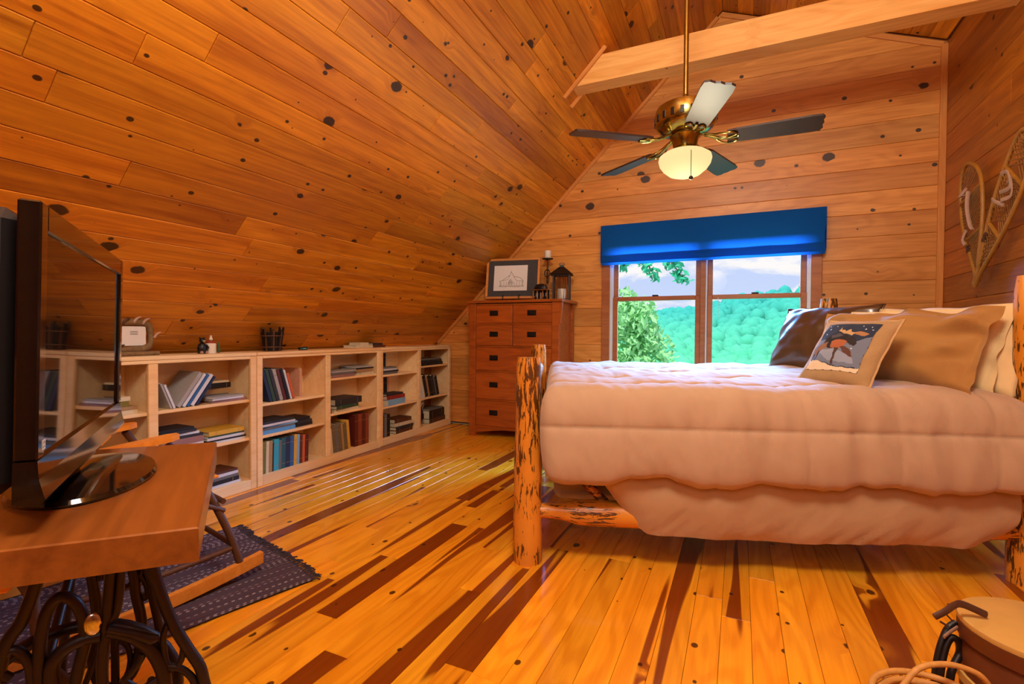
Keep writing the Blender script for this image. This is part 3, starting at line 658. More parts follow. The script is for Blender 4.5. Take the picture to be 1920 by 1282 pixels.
# a dark tangle of straps on the last bottom shelf
bag = thing('camera_bag', 'black strapped bag on the bottom shelf beside the oak chest', 'bag', UN[2][1] @ Vector((.74, .12, .0650)), R(91.9))
MB().ball((0, 0, .11), (.085, .085, .11), 14, 10).build('body', M_['blackm'], bag, 60)
MB().tube(smooth_path([(-.07, -.03, .14), (-.03, -.08, .22), (.05, -.07, .23), (.08, -.02, .15)]), .007, 6).build('strap', M_['strap'], bag, 60)
MB().cbox(-.03, .03, -.09, -.075, .07, .13, .006).build('pocket', M_['bronze'], bag)
# things on top of the bookcases
TZ = .9104
def ontop(ui, lx, ly, name, label, cat, rz=0.0, group=None):
    return thing(name, label, cat, (UN[ui][1] @ Vector((lx, ly, TZ))), R(90)+rz, group)
bw_mat = plain('weathered_bark', '#8a6a42', .8, var=.35, scale=35, bs=.5)
f = ontop(0, .60, .13, 'photo_frame', 'rustic bark photo frame with a white card behind the television', 'photo frame', R(8))
rg2 = random.Random(11)
fr_ = MB(); ring = []
for i in range(26):
    a = 2*math.pi*i/26; ring.append((.105*math.copysign(abs(math.cos(a))**.6, math.cos(a)), rg2.uniform(-.004, .004), .112+.078*math.copysign(abs(math.sin(a))**.6, math.sin(a))))
fr_.tube(ring, [rg2.uniform(.014, .022) for _ in ring], 8, True); fr_.build('bark_surround', bw_mat, f, 60)
MB().cbox(-.075, .078, -.002, .010, .055, .165, .003).build('card', M_['paper'], f)
cdl = MB()
for i, z in enumerate((.135, .127, .119)): cdl.box(-.012-.012*i*0, .030, -.0032, -.0021, z, z+.0022)
cdl.build('printed_lines', M_['ink'], f)
MB().cbox(-.11, .14, -.035, .045, 0, .024, .008).build('base', bw_mat, f)
for sx, tz in ((-.06, .195), (.0, .205), (.05, .198), (.115, .12), (-.09, .05)):
    MB().tube(smooth_path([(sx, -.012, tz-.02), (sx+.012, -.022, tz+.004), (sx+.035, -.02, tz+.012)], 4), [.007, .008, .008, .007, .007, .006, .006, .005, .004], 6).build('twig', M_['strap'] if sx > -.05 else M_['bark'], f, 60)
f = ontop(0, .985, .12, 'bear_figurine', 'small black bear figurine on the bookcase top', 'figurine', R(0))
MB().lathe([(.022, 0), (.026, .01), (.027, .035), (.02, .058), (.012, .066)], 14).build('body', M_['blackm'], f, 60)
MB().ball((0, -.004, .082), (.018, .018, .017), 12, 8).ball((-.013, 0, .097), .006, 6, 5).ball((.013, 0, .097), .006, 6, 5).build('head', M_['blackm'], f, 60)
MB().ball((0, -.02, .078), (.009, .008, .007), 8, 6).build('muzzle', M_['strap'], f, 60)
for s in (-1, 1):
    MB().tube([(s*.022, -.006, .055), (s*.026, -.020, .038), (s*.012, -.028, .030)], .007, 6).build('arm', M_['blackm'], f, 60)
    MB().ball((s*.015, -.02, .008), (.009, .014, .008), 8, 6).build('paw', M_['strap'], f, 60)
f = ontop(0, 1.045, .125, 'candle_jar', 'small cream candle jar with a red lid beside the bear figurine', 'candle')
MB().lathe([(.028, 0), (.030, .004), (.030, .060), (.026, .064)], 18).build('jar', M_['wax'], f, 40)
MB().lathe([(.027, .0642), (.027, .074), (.018, .080)], 18).build('lid', cover_mat('#9a3a1c'), f, 40)
MB().lathe([(.003, .080), (.010, .086), (.011, .094), (.005, .102), (.008, .108), (.001, .114)], 10).build('knob', M_['wax'], f, 60)
f = ontop(0, 1.10, .13, 'toy_pine_tree', 'tiny green toy pine tree beside the candle jar', 'ornament')
for i in range(4): MB().lathe([(.015-.003*i, .010+.014*i), (.002, .030+.014*i)], 9).build('tier', cover_mat('#3f5f2a'), f)
MB().lathe([(.004, 0), (.004, .012)], 8).build('trunk', M_['bark'], f)
f = ontop(1, .225, .125, 'twig_basket', 'dark upright twig basket on the middle bookcase', 'basket')
for i in range(22):
    a = 2*math.pi*i/22; ca, sa = math.cos(a), math.sin(a); hh = .155+.02*math.sin(i*2.3)
    MB().tube([(.060*ca, .045*sa, .0045), (.068*ca, .052*sa, hh*.55), (.080*ca, .060*sa, hh)], .0075, 6).build('twig', M_['bronze'] if i % 3 else M_['bark'], f, 60)
MB().lathe([(.055, .004), (.064, .08), (.070, .135)], 16, M=Matrix.Diagonal((1, .75, 1, 1))).build('lining', M_['blackm'], f)
for z, k in ((.03, 1.0), (.11, 1.14)): MB().tube([(.070*k*math.cos(2*math.pi*i/18), .054*k*math.sin(2*math.pi*i/18), z) for i in range(18)], .005, 6, True).build('band', M_['bark'], f, 60)
f = ontop(1, .51, .13, 'pocket_knife', 'small closed black pocket knife on the middle bookcase', 'knife')
MB().cbox(-.045, .045, -.012, .012, 0, .024, .008).build('handle', M_['black'], f); MB().cbox(-.012, .018, -.0135, -.0121, .009, .014, .0005).build('inlay', M_['chrome'], f)
for i, (t_, ln, d_, c_, lx, z_) in enumerate(((.024, .22, .15, 'cream', 1.13, 0), (.024, .115, .13, 'cream', 1.18, .0246))):
    book(UN[1][1] @ Matrix.Translation((lx+ln-.06, .10, TZ+z_)) @ Matrix.Rotation(R(-90), 4, 'Y'), t_, ln, d_, c_, ['long cream paperback lying on top of the bookcase seam', 'short cream paperback on another book atop the bookcase'][i], 'books on the bookcase top')
for i, (t_, ln, d_, c_, lx, z_) in enumerate(((.022, .17, .14, 'brown', .03, 0), (.018, .14, .13, 'charcoal', .02, .0226))):
    book(UN[2][1] @ Matrix.Translation((lx+ln, .10, TZ+z_)) @ Matrix.Rotation(R(-90), 4, 'Y'), t_, ln, d_, c_, ['brown paperback lying on top of the farthest bookcase', 'dark paperback topmost on the farthest bookcase top'][i], 'books on the bookcase top')
# ------------------------------------------------------------------ chest of drawers
OAK = MW['oak']; BR = M_['bronze']
ch = thing('chest_of_drawers', 'tall red oak mission chest of drawers in the corner', 'chest of drawers', (-2.03, 4.38, 0))
hw = .485; dp = .47
P = lambda n, *a, m=OAK, par=ch, b=.003: MB().cbox(*a, b).build(n, m, par)
P('top', -hw-.015, hw+.035, -.02, dp+.005, 1.352, 1.378)
for s in (-1, 1):
    x0, x1 = (-hw, -hw+.072) if s < 0 else (hw-.072, hw)
    P('front_post', x0, x1, 0, .06, 0, 1.3518); P('rear_post', x0, x1, dp-.05, dp, 0, 1.3518)
    P('side_panel', (x0+x1)/2-.012, (x0+x1)/2+.012, .0602, dp-.0502, .09, 1.3515)
    # curved corbel under the overhanging top
    cb = [(0, 0), (.026, 0), (.026, -.06), (.018, -.12), (.010, -.17), (.012, -.20), (0, -.215)]
    Mx = Matrix.Translation((s*(hw+.0003), .012, 1.3517)) @ Matrix(((s, 0, 0, 0), (0, 0, 1, 0), (0, 1, 0, 0), (0, 0, 0, 1)))
    MB().prism(cb, 0, .035, Mx).build('corbel', OAK, ch)
MB().box(-hw+.072, hw-.072, dp-.03, dp-.02, .1, 1.35).build('back_panel', OAK, ch)
ap = [(-hw+.0725, .10), (hw-.0725, .10)]+[((hw-.0725)-(2*hw-.145)*i/16, .035+.05*math.sin(math.pi*i/16)) for i in range(17)]
MB().prism(ap, .006, .026, Matrix(((1, 0, 0, 0), (0, 0, 1, 0), (0, 1, 0, 0), (0, 0, 0, 1)))).build('arched_apron', OAK, ch)
for z in (.103, .378, .668, .918, 1.143, 1.338):
    P('rail', -hw+.0725, hw-.0725, .002, .05, z-.0065, z+.0065, b=.002)
def drawer(x0, x1, z0, z1, pulls):
    d = P('drawer', x0, x1, .005, .40, z0, z1, b=.004)
    for px_ in pulls:
        zc = (z0+z1)/2+.01
        hn = MB().cbox(px_-.047, px_+.047, .0005, .0048, zc-.026, zc+.026, .002).build('pull_plate', BR, d)
        MB().tube(smooth_path([(px_-.03, .0005, zc+.008), (px_-.028, -.012, zc-.006), (px_, -.015, zc-.014), (px_+.028, -.012, zc-.006), (px_+.03, .0005, zc+.008)], 4), .0035, 6).build('bail', BR, d, 60)
L0, L1 = -hw+.075, hw-.075
for z0, z1 in ((.111, .370), (.386, .660), (.676, .910)): drawer(L0, L1, z0, z1, (-.205, .205))
for z0, z1 in ((.926, 1.135), (1.151, 1.330)):
    drawer(L0, -.003, z0, z1, (-.205,)); drawer(.003, L1, z0, z1, (.205,))
CT = 1.3784
# framed sketch on a wire easel
pf = thing('framed_sketch', 'framed pencil sketch of a lodge leaning on the oak chest', 'picture', (-2.115, 4.545, CT+.024))
pf.rotation_euler = (R(-9), 0, R(9))
fw2, fh2 = .285, .425
for a in ((-fw2, fw2, 0, .024), (-fw2, fw2, fh2-.024, fh2), (-fw2, -fw2+.024, .0245, fh2-.0245), (fw2-.024, fw2, .0245, fh2-.0245)):
    MB().cbox(a[0], a[1], -.012, .012, a[2], a[3], .003).build('frame_bar', MW['trim'], pf)
MB().box(-fw2+.02, fw2-.02, .0, .008, .02, fh2-.02).build('mat_board', M_['grey'], pf)
pp = MB().box(-.20, .155, -.004, -.0002, .085, fh2-.075).build('paper', M_['paper'], pf)
sk = MB(); rs = random.Random(5)
def stroke(pts, w=.0016): sk.tube([(x, -.0048, z) for x, z in pts], w, 4)
bx_, bz_ = -.02, .135
stroke([(bx_-.115, bz_), (bx_+.14, bz_-.004)]); stroke([(bx_-.11, bz_), (bx_-.11, bz_+.05)]); stroke([(bx_+.13, bz_), (bx_+.13, bz_+.045)])
stroke([(bx_-.12, bz_+.05), (bx_-.03, bz_+.065), (bx_, bz_+.135), (bx_+.004, bz_+.158), (bx_+.01, bz_+.135), (bx_+.06, bz_+.055), (bx_+.14, bz_+.045)])
stroke([(bx_-.09, bz_+.056), (bx_-.03, bz_+.10), (bx_-.01, bz_+.11)]); stroke([(bx_+.03, bz_+.10), (bx_+.10, bz_+.085), (bx_+.135, bz_+.05)])
for i in range(9):
    x = bx_-.10+i*.028; stroke([(x, bz_+.004), (x, bz_+.042)], .0012)
for i in range(26):
    x = bx_-.13+i*.0105; stroke([(x, bz_-.006+rs.uniform(-.012, 0)), (x+rs.uniform(.004, .02), bz_+rs.uniform(-.012, .008))], .0010)
for i in range(10): stroke([(bx_-.03+i*.006, bz_+.01), (bx_-.02+i*.005, bz_+.075-abs(i-4)*.006)], .0009)
sk.build('pencil_lines', M_['ink'], pf)
es = thing('picture_easel', 'black wire easel holding the framed sketch', 'easel', (-2.115, 4.545, CT), R(9))
for s in (-1, 1):
    MB().tube(smooth_path([(s*.09, .13, .004), (s*.085, .05, .006), (s*.085, -.026, .012), (s*.085, -.034, .03), (s*.08, -.040, .052), (s*.088, -.030, .062), (s*.095, -.034, .050)], 4), .0042, 6).build('hook_leg', M_['blackm'], es, 60)
MB().tube([(-.085, .05, .006), (.085, .05, .006)], .0042, 6).build('cross_wire', M_['blackm'], es)
MB().tube([(0, .07, .006), (0, .13, .20)], .0042, 6).build('back_wire', M_['blackm'], es)
# candlestick
cs_ = thing('candlestick', 'black iron candlestick with a white pillar candle behind the sketch', 'candlestick', (-1.80, 4.74, CT))
MB().lathe([(.055, 0), (.055, .006), (.02, .012), (.010, .02), (.009, .20), (.012, .21), (.009, .22), (.008, .425)], 16).build('stem', M_['blackm'], cs_, 50)
MB().lathe([(.010, .425), (.055, .435), (.058, .443), (.0, .441)], 22).build('drip_pan', M_['blackm'], cs_, 50)
MB().tube([(.030*math.cos(a), -.012, .29+.036*math.sin(a)) for a in [2*math.pi*i/20 for i in range(20)]], .005, 6, True).build('ring', M_['blackm'], cs_, 60)
star = [((.026 if i % 2 == 0 else .010)*math.sin(2*math.pi*i/10), (.026 if i % 2 == 0 else .010)*math.cos(2*math.pi*i/10)) for i in range(10)]
MB().prism(star, 0, .004, Matrix(((1, 0, 0, 0), (0, 0, 1, -.014), (0, 1, 0, .29), (0, 0, 0, 1)))).build('star', M_['rust'], cs_)
MB().lathe([(.032, .4432), (.034, .446), (.034, .520), (.028, .524)], 20).build('candle', M_['wax'], cs_, 50)
# lantern
ln_ = thing('lantern', 'dark metal lantern with a pale candle inside on the oak chest', 'lantern', (-1.618, 4.66, CT), R(14))
LB = .078
P2 = lambda n, *a, m=M_['blackm']: MB().cbox(*a, .002).build(n, m, ln_)
P2('base', -LB-.006, LB+.006, -LB-.006, LB+.006, 0, .016)
for sx in (-1, 1):
    for sy in (-1, 1): P2('corner_post', sx*LB-.006, sx*LB+.006, sy*LB-.006, sy*LB+.006, .0161, .245)
P2('top_frame', -LB-.006, LB+.006, -LB-.006, LB+.006, .2451, .256)
rf = MB(); e_ = LB+.035; rf.add([(-e_, -e_, .256), (e_, -e_, .256), (e_, e_, .256), (-e_, e_, .256), (-.025, -.025, .335), (.025, -.025, .335), (.025, .025, .335), (-.025, .025, .335)], [(0, 3, 2, 1), (0, 1, 5, 4), (1, 2, 6, 5), (2, 3, 7, 6), (3, 0, 4, 7), (4, 5, 6, 7)])
rf.build('roof', M_['blackm'], ln_); P2('chimney', -.020, .020, -.020, .020, .3351, .358)
MB().tube([(.03*math.cos(a), 0, .355+.022*math.sin(a)) for a in [math.pi*i/10 for i in range(11)]], .003, 6).build('handle', M_['blackm'], ln_)
mesh_ = MB(); 
for sgn in (-1, 1):
    br_ = MB()
    for k in range(7):
        x = -LB+.016+k*.0215; x2 = x+rs.uniform(-.012, .012)
        br_.tube([(x, sgn*LB, .017), ((x+x2)/2+rs.uniform(-.008, .008), sgn*LB, .13), (x2, sgn*LB, .244)], .0018, 4)
    br_.build('twig_screen', M_['bark'], ln_)
    tag(ln_.children[-1], kind='stuff')
    br_ = MB()
    for k in range(7):
        x = -LB+.016+k*.0215; x2 = x+rs.uniform(-.012, .012)
        br_.tube([(sgn*LB, x, .017), (sgn*LB, (x+x2)/2+rs.uniform(-.008, .008), .13), (sgn*LB, x2, .244)], .0018, 4)
    tag(br_.build('twig_screen', M_['bark'], ln_), kind='stuff')
MB().lathe([(.042, .0165), (.044, .02), (.044, .115), (.036, .12)], 20).build('candle', M_['wax'], ln_, 50)
# little metal house-shaped holder
hs = thing('metal_house_ornament', 'small shiny metal cabin ornament in front of the lantern', 'ornament', (-1.765, 4.47, CT), R(-4))
P3 = lambda n, *a, m=M_['chrome']: MB().cbox(*a, .002).build(n, m, hs)
P3('base_plate', -.085, .085, -.035, .045, 0, .008)
for i, x in enumerate((-.075, -.03, .03, .075)): P3('porch_post', x-.005, x+.005, -.028, -.018, .0081, .092)
P3('back_wall', -.078, .078, .02, .03, .0081, .092, m=M_['bronze'])
P3('door', -.018, .018, .010, .0199, .0082, .075, m=M_['chrome']); P3('shutter', -.062, -.040, .010, .0199, .03, .07); P3('shutter', .040, .062, .010, .0199, .03, .07)
P3('eave', -.09, .09, -.036, .042, .0921, .102)
MB().lathe([(.076, 0), (.078, .01), (.06, .045), (.02, .055)], 20, M=Matrix.Translation((0, 0, .1022)) @ Matrix.Diagonal((1, .5, 1, 1))).build('domed_roof', M_['bronze'], hs, 50)
P3('finial', .06, .085, -.01, .005, .1022, .155)
# ------------------------------------------------------------------ treadle table with television
A = Vector((-1.415, .956)); B = Vector((-.823, .524)); dd = Vector((-.69, -.724)).normalized()*.47
A2, B2 = A+dd, B+dd; tc_ = (A+B+A2+B2)/4
e1 = (B-A).normalized(); trz = math.atan2(e1.y, e1.x)
tb = thing('treadle_table', 'cherry slab table on a black cast iron treadle base', 'table', (tc_.x, tc_.y, 0), trz)
Ri = Matrix.Rotation(-trz, 2)
loc2 = lambda p: tuple(Ri @ (p-tc_))
slabp = [loc2(p) for p in (A, A2, B2, B)]
bm_ = MB(); top_in = inset(slabp, .003)
n = 4; zz = [.662, .7175, .72]
vs = [(x, y, zz[0]) for x, y in slabp]+[(x, y, zz[1]) for x, y in slabp]+[(x, y, zz[2]) for x, y in top_in]
MB().add(vs, [(3, 2, 1, 0), (8, 9, 10, 11)]+[(k*4+i, k*4+(i+1) % 4, (k+1)*4+(i+1) % 4, (k+1)*4+i) for k in (0, 1) for i in range(4)]).build('slab_top', MW['cherry'], tb)
MB().cbox(-.26, .30, -.19, -.03, .628, .6618, .004).build('under_rail', MW['bentwood'], tb)
IR = M_['iron']
XN = .22
def fp(u, v):      # pixel -> (y, z) in the plane of the near iron end frame
    d = F*fw+(u-960)*cr-(v-641)*cu; E = Vector((e1.x, e1.y, 0)); c0 = Vector((tc_.x, tc_.y, 0))+E*XN
    p = Vector((0, 0, H))+d*((c0-Vector((0, 0, H))).dot(E)/d.dot(E)); N_ = Vector((-e1.y, e1.x, 0)); return ((p-c0).dot(N_), p.z)
FRM = [('leg', [fp(285, 1062), fp(300, 1110), fp(322, 1165), fp(350, 1212), fp(375, 1250), fp(386, 1290), (.262, .22), (.262, .10), (.275, .016)], .0105),
       ('leg', [fp(75, 1066), fp(62, 1110), fp(40, 1165), fp(10, 1212), (-.075, .42), (-.105, .22), (-.11, .10), (-.125, .016)], .0105),
       ('leaf_loop', [fp(318, 1160), fp(306, 1195), fp(311, 1240), fp(325, 1254), fp(340, 1236), fp(345, 1205)], .006),
       ('small_scroll', [fp(312, 1250), fp(338, 1253), fp(360, 1270), fp(366, 1292), fp(352, 1305), fp(344, 1292)], .007),
       ('centre_bar', [fp(208, 1068), fp(201, 1150), fp(194, 1220), fp(193, 1290), (.085, .22), (.085, .07)], .0095),
       ('inner_bar', [fp(228, 1066), fp(220, 1140), fp(205, 1168)], .0075),
       ('great_arch', [fp(72, 1292), fp(76, 1200), fp(89, 1145), fp(113, 1119), fp(141, 1129), fp(158, 1165), fp(160, 1200), fp(150, 1240), fp(138, 1292)], .010),
       ('sweep', [fp(203, 1182), fp(245, 1191), fp(282, 1216), fp(305, 1256), fp(312, 1300), (.19, .25), (.16, .14), (.09, .10)], .0125),
       ('sweep', [fp(190, 1190), fp(150, 1200), fp(112, 1226), fp(96, 1270), (.02, .30), (.0, .2), (.03, .12), (.08, .10)], .0125),
       ('low_scroll', [fp(214, 1300), fp(238, 1270), fp(262, 1240), fp(268, 1225)], .006), ('low_scroll', [fp(228, 1272), fp(262, 1290), fp(296, 1272)], .006),
       ('side_scroll', [fp(62, 1292), fp(55, 1245), fp(30, 1218), fp(4, 1232), fp(0, 1260), fp(20, 1272)], .0085),
       ('top_bar', [(-.06, .652), (.08, .652), (.19, .652)], .009), ('foot_rail', [(-.115, .07), (0, .05), (.085, .07), (.16, .05), (.265, .07)], .009),
       ('low_ring', [(.085+.06*math.cos(2*math.pi*i/12), .17+.06*math.sin(2*math.pi*i/12)) for i in range(13)], .007)]
for X in (-.26, XN):
    for nm, pts, r in FRM:
        MB().tube(smooth_path([(X, y if X > 0 else (y-.08)*.55+.0, z) for y, z in pts], 5), r, 8).build(nm, IR, tb, 60)
    by_, bz_2 = fp(176, 1166)
    MB().ball((X+.008, by_ if X > 0 else 0, bz_2), (.006, .014, .022), 12, 8).build('badge', M_['chrome'], tb, 60)
y_, z_ = fp(205, 1172); y2, z2 = fp(300, 1187)
MB().tube([(XN+.012, y_, z_), (XN+.014, y_*.5+y2*.5, z_*.5+z2*.5), (XN+.016, y2-.01, z2), (XN+.016, y2, z2)], [.0075, .008, .010, .006], 10).build('spindle', IR, tb, 60)
for a, b in (((-.26, -.07, .50), (.22, -.07, .12)), ((-.26, -.07, .12), (.22, -.07, .50))):
    MB().tube(smooth_path([a, ((a[0]+b[0])/2, -.07, (a[2]+b[2])/2+.02), b]), .010, 8).build('cross_brace', IR, tb, 60)
MB().tube([(-.26, .08, .10), (.22, .08, .10)], .009, 8).build('treadle_rod', IR, tb, 60)
pd = MB().tube([(-.15, -.10, .125), (.16, -.10, .125), (.16, .15, .095), (-.15, .15, .095)], .010, 8, True).build('treadle', IR, tb, 60)
for i in range(7): MB().tube([(-.11+i*.038, -.10, .125), (-.11+i*.038, .15, .095)], .005, 6).build('treadle_bar', IR, pd, 60)
MB().tube([(.17, .02+.16*math.cos(2*math.pi*i/36), .33+.16*math.sin(2*math.pi*i/36)) for i in range(36)], .012, 8, True).build('drive_wheel', IR, tb, 60)
for i in range(5):
    a = 2*math.pi*i/5; MB().tube([(.17, .02, .33), (.17, .02+.155*math.cos(a), .33+.155*math.sin(a))], .006, 6).build('wheel_spoke', IR, tb, 60)
MB().tube([(.20, .02, .33), (.20, .06, .11)], .007, 6).build('pitman_rod', IR, tb, 60)
# television
Pn = Vector((-1.024, .380)); Pf = Vector((-1.678, .823)); tvd = (Pn-Pf).normalized(); tvrz = math.atan2(tvd.y, tvd.x); tvc = (Pn+Pf)/2
tv = thing('television', 'black flat screen television on the treadle table', 'television', (tvc.x, tvc.y, .7204), tvrz)
w2 = (Pn-Pf).length/2
tilt = Matrix.Rotation(R(-1.2), 4, 'X')
z0, z1 = .045, .537
BZ = .045
def tpart(name, a, m, b=.004, par=tv): return MB().cbox(*a, b, tilt).build(name, m, par)
tpart('housing', (-w2+.012, w2-.012, -.072, -.020, z0+.02, z1-.012), M_['blackm'], .02)
tpart('rear_bulge', (-w2+.16, w2-.16, -.125, -.0721, z0+.05, z1-.10), M_['blackm'], .025)
tpart('bezel', (-w2+BZ*.8+.0001, w2-BZ*.8-.0001, -.0195, .010, z1-BZ, z1), M_['black'], .003)
tpart('bezel', (-w2, -w2+BZ*.8, -.0195, .010, z0+BZ+.03, z1), M_['black'], .003); tpart('bezel', (w2-BZ*.8, w2, -.0195, .010, z0+BZ+.03, z1), M_['black'], .003)
lip = [(-.0195, z0+BZ+.0298), (.010, z0+BZ+.0298), (.012, z0+.045), (.020, z0+.012), (.014, z0), (-.0195, z0+.008)]
MB().prism(lip, -w2, w2, tilt @ Matrix(((0, 0, 1, 0), (1, 0, 0, 0), (0, 1, 0, 0), (0, 0, 0, 1)))).build('lower_lip', M_['black'], tv)
scr, t = mat('tv_screen'); finish(t, (.012, .008, .007, 1), .03, **{'Specular IOR Level': .8})
MB().box(-w2+BZ*.8-.001, w2-BZ*.8+.001, -.015, .004, z0+BZ+.029, z1-BZ+.001).build('screen', scr, tv); tv.children[-1].matrix_local = tilt
lg = MB(); lx = w2-.030
for a in ((-.008, .008, 0, .0022), (-.008, .008, .0138, .016), (-.008, -.0062, .0022, .0138), (.0062, .008, .0022, .0138), (-.001, .001, .003, .013), (-.004, .004, .0068, .0088)):
    lg.box(lx+a[0], lx+a[1], .0102, .0108, z0+.088+a[2], z0+.088+a[3], tilt)
lg.build('maker_mark', M_['white'], tv)
MB().prism([(-.10, -.012), (.10, -.012), (.085, .02), (-.085, .02)], .018, .075, Matrix.Translation((0, -.045, 0))).build('neck', M_['black'], tv)
MB().lathe([(.0, 0), (.98, 0), (1.0, .006), (.97, .013), (.5, .018), (.0, .020)], 48, M=Matrix.Translation((.045, .012, 0)) @ Matrix.Diagonal((.215, .125, 1, 1))).build('oval_stand', M_['black'], tv, 40)
# ------------------------------------------------------------------ rag rug
rgm, t = mat('rag_rug'); tc = t.n('ShaderNodeTexCoord'); o_ = tc.outputs['Object']
sxyz = t.n('ShaderNodeSeparateXYZ', {0: o_})
row = t.n('ShaderNodeTexNoise', {'Vector': t.n('ShaderNodeCombineXYZ', {0: t.m('MULTIPLY', sxyz.outputs[0], 62.0)}).outputs[0], 'Scale': 1.0, 'Detail': 2.0}).outputs[0]
rowi = t.m('FLOOR', t.m('MULTIPLY', sxyz.outputs[0], 105.0))
wn = t.n('ShaderNodeTexWhiteNoise', {1: rowi}, noise_dimensions='1D')
dash = t.m('GREATER_THAN', t.m('SINE', t.m('ADD', t.m('MULTIPLY', sxyz.outputs[1], 250.0), t.m('MULTIPLY', wn.outputs[0], 40.0))), .15)
fr_row = t.m('FRACT', t.m('MULTIPLY', sxyz.outputs[0], 105.0))
rm = t.m('MULTIPLY', dash, t.m('GREATER_THAN', wn.outputs[0], .56)); rm = t.m('MULTIPLY', rm, t.m('LESS_THAN', t.m('ABSOLUTE', t.m('SUBTRACT', fr_row, .5)), .32))
base_c = t.mix(row, lin('#20161c'), lin('#5a424c'))
finish(t, t.mix(rm, base_c, lin('#8f8284')), .95, row, .4)
ra = Vector((-2.42, 1.747)); rb = Vector((-1.615, 1.505)); rl = Vector((-.29, -.957)); 
rug = thing('rag_rug', 'dark woven rag rug with pale dashes and fringe under the rocking chair', 'rug', (*((ra+rb)/2), .0006), math.atan2((rb-ra).y, (rb-ra).x))
rw = (rb-ra).length/2; LR = 1.62
rgf = random.Random(9)
def rug_fn(u, v):
    x = -rw+2*rw*u; y = -LR+LR*v
    return (x+.006*math.sin(y*9), y+.012*math.sin(x*7), .010+.0015*math.sin(x*235)+.001*math.sin(y*80))
MB().grid(rug_fn, 150, 70).build('woven_field', rgm, rug, 180)
MB().box(-rw+.006, rw-.006, -LR+.015, -.015, 0.0, .007).build('underside', M_['blackm'], rug)
fg = MB()
for i in range(110):
    x = -rw+2*rw*i/109; l = rgf.uniform(.025, .05)
    for yy, s in ((0, 1), (-LR, -1)):
        fg.tube([(x, yy-.004*s+.012*math.sin(x*7), .009), (x+rgf.uniform(-.01, .01), yy+s*l*.5+.012*math.sin(x*7), .012), (x+rgf.uniform(-.02, .02), yy+s*l+.012*math.sin(x*7), .003)], .0028, 4)
tag(fg.build('fringe', plain('rug_fringe', '#3a2c34', .9, var=.5, scale=60), rug), kind='stuff')
# ------------------------------------------------------------------ rocking chair
fwd = Vector((.155, .988)).normalized(); crz = math.atan2(fwd.y, fwd.x)-math.pi/2
rc = thing('rocking_chair', 'twig rocking chair with bent oak rockers on the rag rug', 'rocking chair', (-2.235, 1.02, .0135), crz)
BW, BK = MW['bentwood'], M_['bark']
def rocker_z(y): return .012+.16*(y+.05)**2*.9
for s in (-1, 1):
    pts = [(s*.30, -.50+i*.99/20) for i in range(21)]
    rk = MB(); v_ = []
    for x, y in pts:
        z = rocker_z(y)
        v_ += [(x-.014, y, z-.012), (x+.014, y, z-.012), (x+.014, y, z+.034), (x-.014, y, z+.034)]
    fs = [(0, 1, 2, 3), (83, 82, 81, 80)]
    for i in range(20):
        for k in range(4): fs.append((i*4+k, i*4+(k+1) % 4, i*4+4+(k+1) % 4, i*4+4+k))
    rk.add(v_, fs).build('rocker', BW, rc)
    MB().tube(smooth_path([(s*.295, .40, rocker_z(.40)+.03), (s*.275, .36, .22), (s*.245, .28, .42), (s*.208, .17, .60)]), .015, 7).build('front_leg', BK, rc, 60)
    MB().tube(smooth_path([(s*.295, -.22, rocker_z(-.22)+.03), (s*.27, -.23, .25), (s*.25, -.25, .45), (s*.235, -.33, .75), (s*.22, -.42, 1.02)]), .016, 7).build('back_leg', BK, rc, 60)
    MB().tube(smooth_path([(s*.285, .37, .14), (s*.285, .05, .13), (s*.285, -.21, .15)]), .011, 7).build('side_stretcher', BK, rc, 60)
    MB().tube(smooth_path([(s*.27, .35, .30), (s*.27, .14, .42), (s*.255, -.10, .55), (s*.25, -.27, .58)]), .010, 7).build('arm_brace', BK, rc, 60)
    ar = [(s*.22-.028, -.36), (s*.22+.028, -.36), (s*.205+.034, -.02), (s*.205+.030, .18), (s*.205+.013, .21), (s*.205-.013, .21), (s*.205-.030, .18), (s*.205-.030, -.02)]
    Mx = Matrix.Translation((0, 0, .595)) @ Matrix.Rotation(R(5), 4, 'X')
    MB().prism(ar, 0, .022, Mx).build('armrest', BW, rc)
for y, z in ((.37, .16), (.345, .34), (-.22, .16), (-.235, .34)):
    MB().tube(smooth_path([(-.275, y, z), (0, y+.01, z+.006), (.275, y, z)]), .011, 7).build('stretcher', BK, rc, 60)
for i in range(9):
    y = -.22+i*.066; MB().cbox(-.20, .20, y, y+.056, .400-.012*math.sin(math.pi*i/8)+.02*(i/8), .412-.012*math.sin(math.pi*i/8)+.02*(i/8), .003).build('seat_slat', BW, rc)
for i in range(7):
    x = -.18+i*.06; MB().tube(smooth_path([(x, -.245, .42), (x, -.31, .65), (x*.95, -.40, .98)]), .012, 7).build('back_twig', BK, rc, 60)
MB().tube(smooth_path([(-.225, -.415, 1.0), (-.1, -.425, 1.05), (.1, -.425, 1.05), (.225, -.415, 1.0)]), .016, 7).build('crest_rail', BK, rc, 60)
MB().tube(smooth_path([(-.245, -.262, .47), (0, -.272, .475), (.245, -.262, .47)]), .013, 7).build('lower_back_rail', BK, rc, 60)
